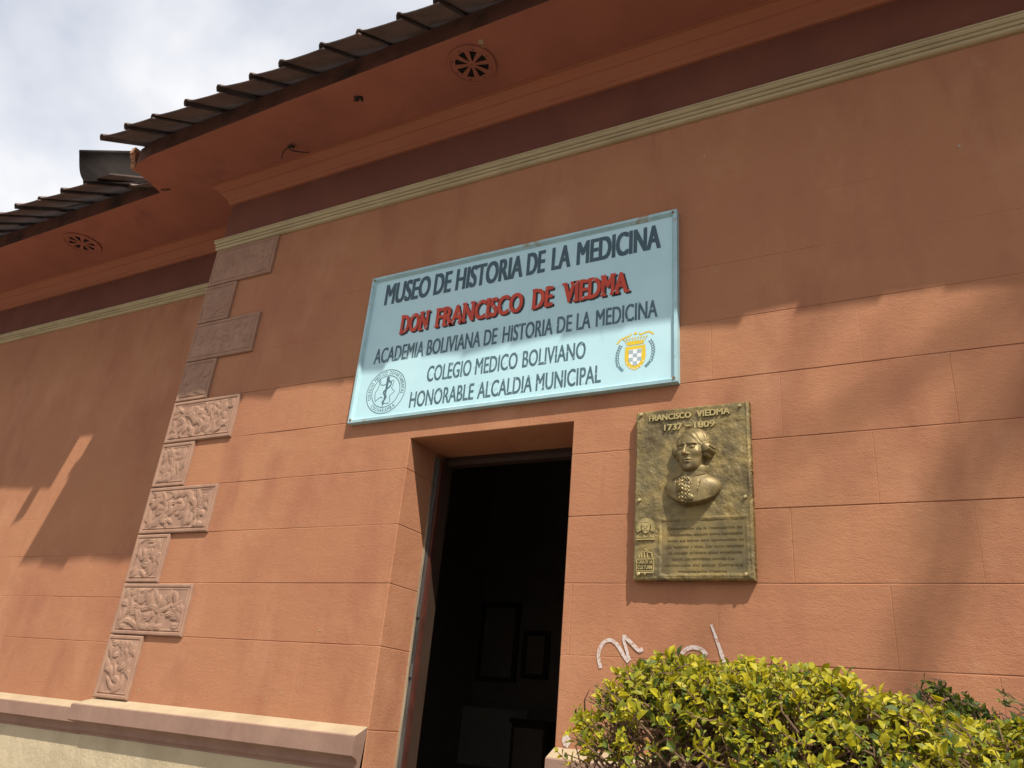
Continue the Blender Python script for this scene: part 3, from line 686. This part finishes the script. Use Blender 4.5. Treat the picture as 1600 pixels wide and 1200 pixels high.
for i in range(3):
    for j in range(4):
        if (i+j) % 2 == 0:
            x0, z0 = KX-0.0345+0.023*i, KZ+0.0165-0.0225*(j+1)
            if j == 3 and i != 1: continue
            m.mesh([(x0, ZT-0.0012, z0), (x0+0.023, ZT-0.0012, z0), (x0+0.023, ZT-0.0012, z0+0.021), (x0, ZT-0.0012, z0+0.021)], [(0, 1, 2, 3)])
m.build('crest_check', M_GREY, CR)
m = MB()
m.mesh([(KX+p, ZT-0.0004, KZ+q) for p, q in ((-0.046, 0.045), (0.046, 0.045), (0.052, 0.064), (0.0, 0.069), (-0.052, 0.064))], [(0, 1, 2, 3, 4)])
for k in range(9):
    x = -0.06+0.015*k; ribbon(m, [(KX+x*0.85, KZ+0.066), (KX+x*1.05, KZ+0.083)], 0.0035, ZT-0.0008)
    m.mesh([(KX+x*1.07+0.005*math.cos(i*1.05), ZT-0.001, KZ+0.086+0.004*math.sin(i*1.05)) for i in range(6)], [tuple(range(6))])
ribbon(m, [(KX+p, KZ+q) for p, q in smooth_pts([(-0.102, 0.062), (-0.085, 0.085), (-0.05, 0.098), (-0.032, 0.102), (-0.024, 0.114)], 4)], 0.009, ZT)
ribbon(m, [(KX+p, KZ+q) for p, q in smooth_pts([(0.022, 0.112), (0.03, 0.100), (0.055, 0.108), (0.080, 0.108), (0.10, 0.090)], 4)], 0.009, ZT)
m.mesh([(KX+p, ZT-0.0004, KZ+q) for p, q in ((-0.012, 0.106), (0.012, 0.106), (0.0, 0.124))], [(0, 1, 2)])
m.build('crest_crown', M_YEL, CR)
for sgn, P in ((-1, [(-0.078, 0.052), (-0.094, 0.015), (-0.098, -0.03), (-0.09, -0.068), (-0.066, -0.10)]), (1, [(0.078, 0.06), (0.094, 0.03), (0.097, -0.015), (0.085, -0.06), (0.056, -0.092)])):
    m = MB(); ribbon(m, [(KX+p, KZ+q) for p, q in smooth_pts(P, 5)], 0.016, ZT)
    for p, q in smooth_pts(P[:4], 3): m.mesh([(KX+p+sgn*0.010+0.003*math.cos(i), ZT-0.0002, KZ+q+0.005*math.sin(i)) for i in range(6)], [tuple(range(6))])
    m.build('crest_wreath', M_WREATH, CR)
m = MB()
for P in ([(-0.078, 0.052), (-0.094, 0.015), (-0.098, -0.03), (-0.09, -0.068)], [(0.078, 0.06), (0.094, 0.03), (0.097, -0.015), (0.085, -0.06)]):
    for p, q in smooth_pts(P, 3): m.mesh([(KX+p+0.0028*math.cos(i), ZT-0.0008, KZ+q+0.0042*math.sin(i)) for i in range(6)], [tuple(range(6))])
m.build('wreath_berry', M_WHITE, CR)

# ------------------------------------------------------------------ the bronze plaque
PQ = thing('bronze_plaque', 'weathered bronze plaque with a portrait bust right of the doorway', 'plaque', (-0.975, 0, 2.663))
pw, ph, pt = 0.276, 0.416, 0.048
X = np.linspace(-pw, pw, 150); Z = np.linspace(-ph, ph, 220); XX, ZZ = np.meshgrid(X, Z, indexing='ij')
r = np.random.default_rng(3)
def blur(a, k):
    for ax in (0, 1):
        a = sum(np.roll(a, s, ax) for s in range(-k, k+1))/(2*k+1)
    return a
n0 = blur(r.normal(0, 1, XX.shape), 1); n1_ = blur(blur(blur(r.normal(0, 1, XX.shape), 2), 2), 3)
Hh = pt+0.0012*n0+0.011*n1_
e = np.minimum(pw-np.abs(XX), ph-np.abs(ZZ)); Hh -= 0.006*np.clip(1-e/0.006, 0, 1)
Hh += 0.0035*np.exp(-((pw-0.012-XX)/0.004)**2)*(0.6+0.4*np.sin(ZZ*37))
# raised rim round the sunk text field
tx0, tx1, tz0, tz1 = -0.150, 0.250, -0.398, -0.138
d = np.minimum(np.minimum(XX-tx0, tx1-XX), np.minimum(ZZ-tz0, tz1-ZZ))
Hh += 0.0022*np.exp(-(d/0.006)**2); Hh = np.where(d > 0.01, pt-0.0015+(Hh-pt)*0.25, Hh)
XXj = XX.copy()
m = MB(); heightfield(m, X, Z, Hh, None, 0.0, 0.0)
jit = {}
V = []
for (x, y, z) in m.v:
    if abs(abs(x)-pw) < 1e-6 or abs(abs(z)-ph) < 1e-6:
        key = (round(x, 4), round(z, 4))
        if key not in jit: jit[key] = (random.gauss(0, 0.0009), random.gauss(0, 0.0009))
        x += jit[key][0]; z += jit[key][1]
    V.append((x, y, z))
m.v = V
m.build('plaque_slab', M_BRONZE, PQ, smooth=False)
m = MB(); PY = -pt-0.001
word(m, 'FRANCISCO', -0.208, 0.004, 0.357, 0.030, PY+0.003, 0.055, depth=0.0095); word(m, 'VIEDMA', 0.030, 0.190, 0.357, 0.032, PY+0.003, 0.055, depth=0.0095)
word(m, '1737', -0.130, -0.040, 0.301, 0.031, PY+0.003, 0.055, depth=0.0095); word(m, '1809', 0.018, 0.118, 0.301, 0.031, PY+0.003, 0.055, depth=0.0095)
m.box(-0.022, 0.002, PY-0.007, PY+0.003, 0.313, 0.319)
m.build('raised_lettering', M_BRONZE_L, PQ)
m = MB()
TL = [('Gobernador de la Intendencia de', -0.113, 0.228), ('Cochabamba, dispuso como benefactor', -0.113, 0.232), ('todos sus bienes para construcci\u00f3n de', -0.113, 0.232), ('un hospital y casa, por cuya voluntad', -0.113, 0.232),
      ('de educar primera clase ense\u00f1anza', -0.109, 0.225), ('don\u00f3 los terrenos donde fue', -0.09, 0.19), ('construido del actual Complejo', -0.123, 0.227), ('Hospitalario Viedma', -0.058, 0.156)]
for k, (s, a, b_) in enumerate(TL): word(m, s, a, b_, -0.188-0.0278*k, 0.0118, PY+0.0022, 0.0, depth=0.0016)
m.build('incised_lettering', M_BRONZE_D, PQ)
# two small emblems
m = MB(); ex, ez = -0.215, -0.175
for k in range(26):
    a = R(-25+230*k/25)
    ribbon(m, [(ex+0.026*math.cos(a), ez+0.026*math.sin(a)), (ex+0.046*math.cos(a), ez+0.046*math.sin(a))], 0.0042, PY+0.002, 0.008)
pts = [(ex+0.022*p, ez+0.026*q) for p, q in [(-0.9, 0.9), (0.9, 0.9), (0.9, -0.3), (0.5, -0.85), (0, -1.05), (-0.5, -0.85), (-0.9, -0.3)]]
solid(m, pts, [tuple(range(7))[::-1]], PY+0.002, 0.007)
for i in range(3):
    for j in range(3):
        if (i+j) % 2 == 0: m.box(ex-0.013+0.009*i, ex-0.005+0.009*i, PY-0.009, PY-0.0045, ez-0.012+0.01*j, ez-0.003+0.01*j)
m.box(ex-0.045, ex+0.045, PY-0.007, PY+0.002, ez-0.058, ez-0.052)
for k in range(8): m.box(ex-0.042+0.0105*k, ex-0.035+0.0105*k, PY-0.006, PY+0.002, ez-0.048, ez-0.036-0.004*(k % 3))
m.build('coat_of_arms', M_BRONZE_L, PQ)
m = MB(); ez = -0.33
ribbon(m, [(ex-0.042, ez+0.008), (ex+0.040, ez+0.008), (ex+0.040, ez-0.046), (ex-0.042, ez-0.046), (ex-0.042, ez+0.008)], 0.004, PY+0.002, 0.007)
word(m, 'CASA DE LA', ex-0.036, ex+0.034, ez-0.013, 0.0155, PY+0.002, 0.03, depth=0.008); word(m, 'CULTURA', ex-0.036, ex+0.034, ez-0.039, 0.0175, PY+0.002, 0.03, depth=0.008)
m.box(ex-0.04, ex+0.04, PY-0.006, PY+0.002, ez-0.056, ez-0.051); m.box(ex-0.004, ex+0.004, PY-0.006, PY+0.002, ez-0.062, ez-0.0562)
for a, b_ in (((-0.03, 0.014), (-0.03, 0.03)), ((-0.018, 0.014), (-0.018, 0.036)), ((-0.004, 0.014), (-0.004, 0.044)), ((0.010, 0.014), (0.010, 0.046)), ((0.034, 0.014), (0.030, 0.034)), ((-0.004, 0.044), (0.034, 0.036)), ((-0.004, 0.056), (0.012, 0.046))):
    ribbon(m, [(ex+a[0], ez+a[1]), (ex+b_[0], ez+b_[1])], 0.0042, PY+0.002, 0.007)
m.build('house_emblem', M_BRONZE_L, PQ)
for (bx_, bz_) in ((-0.250, 0.398), (0.236, 0.393), (-0.250, -0.041), (0.246, -0.049), (-0.247, -0.390), (0.239, -0.393)):
    m = MB(); m.tube([(bx_, -0.044, bz_), (bx_, -0.056, bz_), (bx_, -0.060, bz_)], [0.0085, 0.0085, 0.005], 12); m.build('bolt', M_BOLT, PQ, smooth=False)

# portrait bust in high relief, sphere-traced into a relief surface
def ell(P, c, r_):
    q = (P-np.array(c))/np.array(r_); k0 = np.linalg.norm(q, axis=-1); k1 = np.linalg.norm(q/np.array(r_), axis=-1)
    return k0*(k0-1)/np.maximum(k1, 1e-6)
def cap_(P, a, b_, ra, rb):
    a, b_ = np.array(a), np.array(b_); ab = b_-a; t = np.clip(((P-a)@ab)/(ab@ab), 0, 1)
    return np.linalg.norm(P-a-t[..., None]*ab, axis=-1)-(ra+(rb-ra)*t)
def su(a, b_, k): h = np.clip(0.5+0.5*(b_-a)/k, 0, 1); return b_*(1-h)+a*h-k*h*(1-h)
def ss(a, b_, k): return -su(-a, b_, k)         # smooth subtraction of b from a
YAW = R(13)
cy_, sy_ = math.cos(YAW), math.sin(YAW)
HC = np.array((0.014, 0.034, 0.181))            # head centre: x, towards viewer, z in plaque space
def head_sdf(P):
    K_ = 1.04
    Q = (P-HC)/K_
    a = cy_*Q[..., 0]+sy_*Q[..., 1]; f_ = -sy_*Q[..., 0]+cy_*Q[..., 1]; z = Q[..., 2]
    H = np.stack([a, f_, z], -1); A = H.copy(); A[..., 0] = np.abs(A[..., 0])
    d = ell(H, (0, -0.010, 0.018), (0.062, 0.080, 0.080))
    d = su(d, ell(H, (0, 0.022, -0.030), (0.052, 0.056, 0.074)), 0.02)
    d = su(d, ell(H, (0, 0.030, -0.072), (0.036, 0.040, 0.030)), 0.018)
    d = su(d, ell(H, (0, 0.062, -0.088), (0.017, 0.014, 0.014)), 0.012)
    d = su(d, ell(A, (0.034, 0.050, -0.020), (0.020, 0.020, 0.017)), 0.016)
    d = ss(d, ell(A, (0.026, 0.090, 0.004), (0.020, 0.020, 0.013)), 0.010)
    d = su(d, cap_(A, (0.008, 0.081, 0.020), (0.042, 0.066, 0.019), 0.0052, 0.0045), 0.007)
    d = su(d, ell(A, (0.026, 0.064, 0.002), (0.014, 0.0125, 0.0085)), 0.002)
    d = ss(d, cap_(A, (0.014, 0.0775, 0.002), (0.038, 0.0725, 0.001), 0.0014, 0.0012), 0.0015)
    d = su(d, cap_(H, (0, 0.078, 0.014), (0, 0.103, -0.028), 0.0055, 0.0082), 0.007)
    d = su(d, ell(A, (0.010, 0.086, -0.031), (0.0068, 0.009, 0.006)), 0.005)
    d = su(d, ell(H, (0, 0.077, -0.055), (0.021, 0.0095, 0.0062)), 0.006)
    d = su(d, ell(H, (0, 0.0745, -0.066), (0.017, 0.0095, 0.006)), 0.005)
    d = ss(d, cap_(A, (0.0, 0.088, -0.0600), (0.022, 0.071, -0.0635), 0.0026, 0.0020), 0.002)
    d = ss(d, cap_(A, (0.016, 0.086, -0.038), (0.029, 0.070, -0.062), 0.003, 0.002), 0.006)
    # wig: cap of hair swept back, side rolls, queue
    h = ell(H, (0, -0.022, 0.030), (0.076, 0.090, 0.080))
    h = ss(h, ell(H, (0, 0.088, 0.000), (0.060, 0.070, 0.068)), 0.008)
    ang = np.arctan2(z, f_+0.02)
    h = h+0.0014*np.sin(ang*22+9*a/0.06+2*np.sin(z*60))+0.0007*np.sin(a*170+f_*120)
    d = su(d, h, 0.004)
    d = su(d, cap_(A, (0.070, 0.018, 0.004), (0.072, -0.040, 0.000), 0.023, 0.022)+0.0016*np.sin(f_*210+z*90), 0.004)
    d = ss(d, cap_(A, (0.094, 0.022, 0.004), (0.094, -0.046, 0.000), 0.0055, 0.0055), 0.003)
    d = su(d, cap_(A, (0.066, 0.006, -0.026), (0.066, -0.034, -0.028), 0.012, 0.012), 0.004)
    d = su(d, ell(H, (0.040, -0.060, -0.078), (0.020, 0.022, 0.022)), 0.006)
    d = su(d, cap_(H, (0.050, -0.055, -0.03), (0.040, -0.062, -0.078), 0.016, 0.012), 0.01)
    return d*K_
NZ = np.random.default_rng(9)
fr_ = NZ.uniform(-1, 1, (40, 5))
def bust_sdf(P):
    d = head_sdf(P)
    x, y, z = P[..., 0], P[..., 1], P[..., 2]
    nk = cap_(P, (0.024, 0.016, 0.10), (0.020, 0.000, 0.02), 0.046, 0.060)
    d = su(d, nk, 0.010)
    col = np.abs(cap_(P, (0.024, 0.014, 0.088), (0.014, 0.006, 0.046), 0.052, 0.062)-0.002)-0.003
    d = su(d, np.maximum(col, np.abs(z-0.064-0.25*x)-0.022), 0.004)
    b1 = ell(P, (0.006, -0.015, 0.005), (0.138, 0.100, 0.072)); b2 = ell(P, (0.006, 0.010, -0.045), (0.100, 0.078, 0.085))
    body = su(b1, b2, 0.03)
    cut = np.sqrt(((x-0.012)/1.20)**2+((z-0.035)/1.0)**2)-0.113-0.10*np.clip(0.02-y, -0.02, 0.05)
    body = np.maximum(body, cut)
    lap = cap_(P, (0.062, 0.072, 0.060), (0.030, 0.088, -0.075), 0.004, 0.004)
    body = ss(body, lap, 0.004)
    body = ss(body, cap_(P, (-0.062, 0.060, 0.045), (-0.040, 0.082, -0.060), 0.004, 0.004), 0.004)
    body = ss(body, cap_(P, (0.125, 0.045, 0.020), (0.070, 0.078, 0.035), 0.003, 0.003), 0.004)
    wv = 0.0003*np.sin(x*230+2.5*np.sin(z*70))*np.sin(z*190+3*np.sin(x*60))
    d = su(d, body+wv, 0.006)
    # lace jabot: tumbling folds down the chest
    jb = ell(P, (-0.018, 0.078, -0.012), (0.034, 0.022, 0.066))
    rip = sum(0.0016*np.sin(q[0]*110*x+q[1]*130*z+q[2]*9) for q in fr_[:9])
    jb = jb+0.0032*np.sin((z+0.9*np.abs(x+0.012))*330+2.2*np.sin(x*260))+0.0026*np.sin(x*420+4*np.sin(z*140))+rip*0.5
    d = su(d, jb, 0.002)
    d = su(d, ell(P, (0.012, 0.092, -0.055), (0.013, 0.006, 0.013)), 0.002)
    return d
X = np.arange(-0.150, 0.165, 0.0024); Z = np.arange(-0.140, 0.295, 0.0024); XX, ZZ = np.meshgrid(X, Z, indexing='ij')
y = np.full(XX.shape, 0.17); hit = np.zeros(XX.shape, bool)
for it in range(90):
    dd = bust_sdf(np.stack([XX, y, ZZ], -1)); y = np.where(hit, y, y-dd*0.7); hit |= dd < 0.0006
    y = np.maximum(y, -0.04)
ok = hit & (y > -0.012)
yy = np.where(ok, y, -0.006)
cell = ok[:-1, :-1] | ok[1:, :-1] | ok[:-1, 1:] | ok[1:, 1:]
m = MB(); heightfield(m, X, Z, np.where(yy > 0, yy*0.66, yy)+pt, cell, 0.0, pt-0.006)
m.build('portrait_bust', M_BRONZE_S, PQ, smooth=True)

# ------------------------------------------------------------------ shrubs
def leaf(mb, p, d, n, ln, wd, mi):
    """folded oval leaf: base p, along d, face normal n"""
    s = d.cross(n).normalized(); n = s.cross(d).normalized(); f_ = 0.16*wd
    c = [p, p+d*ln*0.30+s*wd*0.44+n*f_, p+d*ln*0.66+s*wd*0.46+n*f_, p+d*ln-n*ln*0.10, p+d*ln*0.66-s*wd*0.46+n*f_, p+d*ln*0.30-s*wd*0.44+n*f_, p+d*ln*0.5]
    mb.mesh(c, [(0, 1, 6), (1, 2, 6), (2, 3, 6), (3, 4, 6), (4, 5, 6), (5, 0, 6)], mi)
def rv(s=1.0): return Vector((random.gauss(0, s), random.gauss(0, s), random.gauss(0, s)))
def interp(x, T): return float(np.interp(x, [a for a, _ in T], [b for _, b in T]))

def shrub(name, label, base, tops, y0, y1, zlow, n, lsize, mats, mixw, dens=1.0, stray=0.02, group=None, npairs=(3, 6), stems=22):
    """tops: list of (x, top z); twigs fill the depth y0..y1 under that outline"""
    t = thing(name, label, 'shrub', base, group=group); B = Vector(base)
    fo, br = MB(), MB(); xa, xb = tops[0][0], tops[-1][0]; yc, yh = (y0+y1)/2, (y1-y0)/2
    forks = []
    for i in range(stems):
        x = xa+(xb-xa)*(i+random.random())/stems
        g0 = Vector((x*0.75+0.25*(xa+xb)/2+random.gauss(0, 0.05), yc+random.gauss(0, 0.10), base[2]))
        top = interp(x, tops)
        mid = Vector((x+random.gauss(0, 0.05), yc+random.uniform(-0.6, 0.6)*yh, base[2]+(top-base[2])*0.62))
        end = Vector((x+random.gauss(0, 0.07), yc+random.uniform(-0.8, 0.8)*yh, top-random.uniform(0.08, 0.3)))
        br.tube([g0-B, (g0.lerp(mid, 0.5)+rv(0.03))-B, mid-B, end-B], [0.014, 0.010, 0.007, 0.004], 5)
        forks += [mid, end, mid.lerp(end, 0.5)]
    for i in range(n):
        x = random.uniform(xa, xb); v = random.uniform(-1, 1); top = interp(x, tops)
        ex = min(1.0, (x-xa)/0.22) if xa < x else 1; 
        round_ = math.sqrt(max(0.0, 1-abs(v)**2.5))
        zt = top-(1-round_)*0.22
        zz = zt-abs(random.gauss(0, 0.055))-(random.random() < 0.45)*random.uniform(0.0, zt-zlow)
        shell = 1.0 if zz > zt-0.10 else random.choice([0.9, 1.0, 0.4])
        p = Vector((x, yc+v*yh*shell, zz))
        outw = Vector((random.gauss(0, 0.5)+(-0.9 if x < xa+0.12 else 0), v*0.7-0.25+random.gauss(0, 0.3), 0.75+random.gauss(0, 0.35))).normalized()
        L_ = random.uniform(0.045, 0.10)
        if random.random() < stray: L_ *= 2.0; outw = (outw+Vector((-0.25 if x < xa+0.2 else 0, 0, 0.5))).normalized()
        q0 = p-outw*L_
        br.tube([q0-B, (q0.lerp(p, 0.5)+rv(0.006))-B, p-B], [0.0026, 0.002, 0.0012], 4)
        if random.random() < 0.22:
            fk = min(random.sample(forks, 6), key=lambda k_: (k_-q0).length)
            br.tube([fk-B, (fk.lerp(q0, 0.5)+rv(0.015))-B, q0-B], [0.005, 0.0036, 0.0026], 4)
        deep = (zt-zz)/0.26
        if zz < zt-0.13 and random.random() < 0.55: continue
        if x < xa+0.14 and random.random() < 0.5: continue
        a0 = random.uniform(0, 3.14)
        for k in range(random.randint(*npairs)):
            s = k/5.0; c_ = p-outw*L_*0.85*s
            for side in (0, 1):
                if random.random() > dens: continue
                ax = outw.orthogonal().normalized(); bx2 = outw.cross(ax); aa = a0+k*1.57+side*3.14
                dr = (ax*math.cos(aa)+bx2*math.sin(aa)+outw*random.uniform(0.4, 1.0)+Vector((0, 0, 0.1))+rv(0.15)).normalized()
                nn = (outw+Vector((0, -0.15, 0.35))+rv(0.35)).normalized()
                ln = lsize*random.choice([0.5, 0.7, 0.85, 1.0, 1.1, 1.35])*random.uniform(0.85, 1.1)*(0.75 if k == 0 else 1)
                w_ = random.random()
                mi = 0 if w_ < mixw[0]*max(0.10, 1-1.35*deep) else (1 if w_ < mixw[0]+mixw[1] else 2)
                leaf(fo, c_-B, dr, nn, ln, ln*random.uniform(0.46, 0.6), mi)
    fo.build('foliage', mats, t); br.build('branches', M_TWIG, t)
    return t
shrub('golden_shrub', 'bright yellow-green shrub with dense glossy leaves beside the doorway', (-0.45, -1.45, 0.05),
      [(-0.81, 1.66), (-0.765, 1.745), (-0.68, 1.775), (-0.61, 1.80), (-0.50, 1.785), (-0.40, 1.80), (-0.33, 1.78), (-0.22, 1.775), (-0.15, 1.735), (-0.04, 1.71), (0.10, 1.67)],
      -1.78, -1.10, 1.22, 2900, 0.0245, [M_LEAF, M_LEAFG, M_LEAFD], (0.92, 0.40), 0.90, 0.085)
shrub('golden_shrub', 'yellow-green shrub with longer thinner leaves at the right end of the planting', (0.45, -1.62, 0.05),
      [(-0.14, 1.62), (-0.02, 1.68), (0.12, 1.69), (0.3, 1.72), (0.6, 1.72), (0.9, 1.70)],
      -1.92, -1.30, 1.25, 1800, 0.024, [M_LEAF, M_LEAFG, M_LEAFB], (0.80, 0.45), 0.85, 0.07)
shrub('leafy_shrub', 'dark green shrub tuft rising behind the yellow-green shrubs', (-0.02, -1.05, 0.05),
      [(-0.16, 1.74), (-0.10, 1.80), (-0.04, 1.81), (0.02, 1.775), (0.07, 1.72)], -1.15, -0.90, 1.45, 260, 0.024, [M_LEAFG, M_LEAFD, M_LEAFG], (0.7, 0.5), 0.9, 0.05, stems=6)
shrub('dry_shrub', 'half dry twiggy shrub with brown leaves near the wall', (0.22, -1.05, 0.05),
      [(0.05, 1.72), (0.10, 1.79), (0.20, 1.81), (0.34, 1.85), (0.5, 1.84)], -1.2, -0.9, 1.45, 260, 0.021, [M_LEAFB, M_LEAFG, M_LEAFD], (0.6, 0.5), 0.55, 0.2, stems=8)

# ------------------------------------------------------------------ street tree behind the viewer, right: shades the right of the wall
K = 1.7
OFF = Vector((3.45, -3.0, 6.57))*K
TB = Vector((9.2, -5.9, -0.13))
TR = thing('street_tree', 'tall street tree with hanging limbs that shades the right side of the wall', 'tree', TB)
tk = MB(); tk.tube([Vector(p)-TB for p in [(9.2, -5.9, -0.13), (9.1, -5.8, 4.5), (8.9, -5.6, 9.5), (8.4, -5.4, 13.0), (7.7, -5.2, 15.2), (8.0, -5.3, 17.4)]], [0.30, 0.25, 0.21, 0.16, 0.11, 0.04], 12)
tk.build('trunk', M_BARK, TR)
bm_ = MB()
def caster(x, z, k=1.0): return Vector((x, 0, z))+OFF*k
FK = Vector((7.7, -5.2, 15.2))
limbB = [caster(*s) for s in [(0.95, 3.75), (0.5, 3.46), (0.15, 3.27), (-0.126, 3.08), (-0.40, 2.91), (-0.64, 2.79)]]
bm_.tube([FK-TB]+[p-TB for p in limbB], [0.055, 0.042, 0.036, 0.032, 0.028, 0.022, 0.012], 8)
for dx, rr in ((-0.05, 0.013), (0.02, 0.018), (0.09, 0.012)):
    limbA = [caster(x+dx*(1.6-k*0.18)+random.gauss(0, 0.012), z) for k, (x, z) in enumerate([(0.66, 3.52), (0.42, 3.12), (0.20, 2.85), (0.075, 2.55), (-0.04, 2.17), (-0.17, 1.84), (-0.29, 1.5)])]
    bm_.tube([FK-TB]+[p-TB for p in limbA], [rr*1.5]+[rr]*6+[rr*0.6], 7)
for p in ((10.4, -6.2, 16.5), (10.0, -5.0, 17.4), (11.2, -6.4, 17.2), (10.6, -7.0, 18.0)):
    q = Vector(p); bm_.tube([Vector((8.4, -5.4, 13.0))-TB, Vector((8.4, -5.4, 13.0)).lerp(q, 0.5)+Vector((0, 0, 0.4))-TB, q-TB], [0.08, 0.05, 0.02], 7)
bm_.build('branches', M_BARK, TR)
cr_ = MB()
def clump(c0, rad, n, ls=0.09):
    for _ in range(n):
        p = c0+Vector((random.gauss(0, rad), random.gauss(0, rad), random.gauss(0, rad)))
        leaf(cr_, p-TB, rv().normalized(), rv().normalized(), ls*random.uniform(0.7, 1.3), ls*0.5, 0)
for x, z, rad, n in ((0.46, 3.48, 0.10, 44), (0.64, 3.2, 0.13, 80), (0.54, 3.0, 0.10, 36), (0.30, 2.95, 0.09, 30), (0.12, 2.70, 0.08, 18), (0.06, 2.40, 0.08, 16), (-0.05, 2.05, 0.07, 12)):
    clump(caster(x, z), rad, n, 0.08)
for k in range(60):
    clump(Vector((random.gauss(10.6, 1.0), random.gauss(-6.0, 1.0), random.gauss(17.4, 0.8))), 0.34, 80, 0.12)
cr_.build('crown', M_LEAFG, TR)
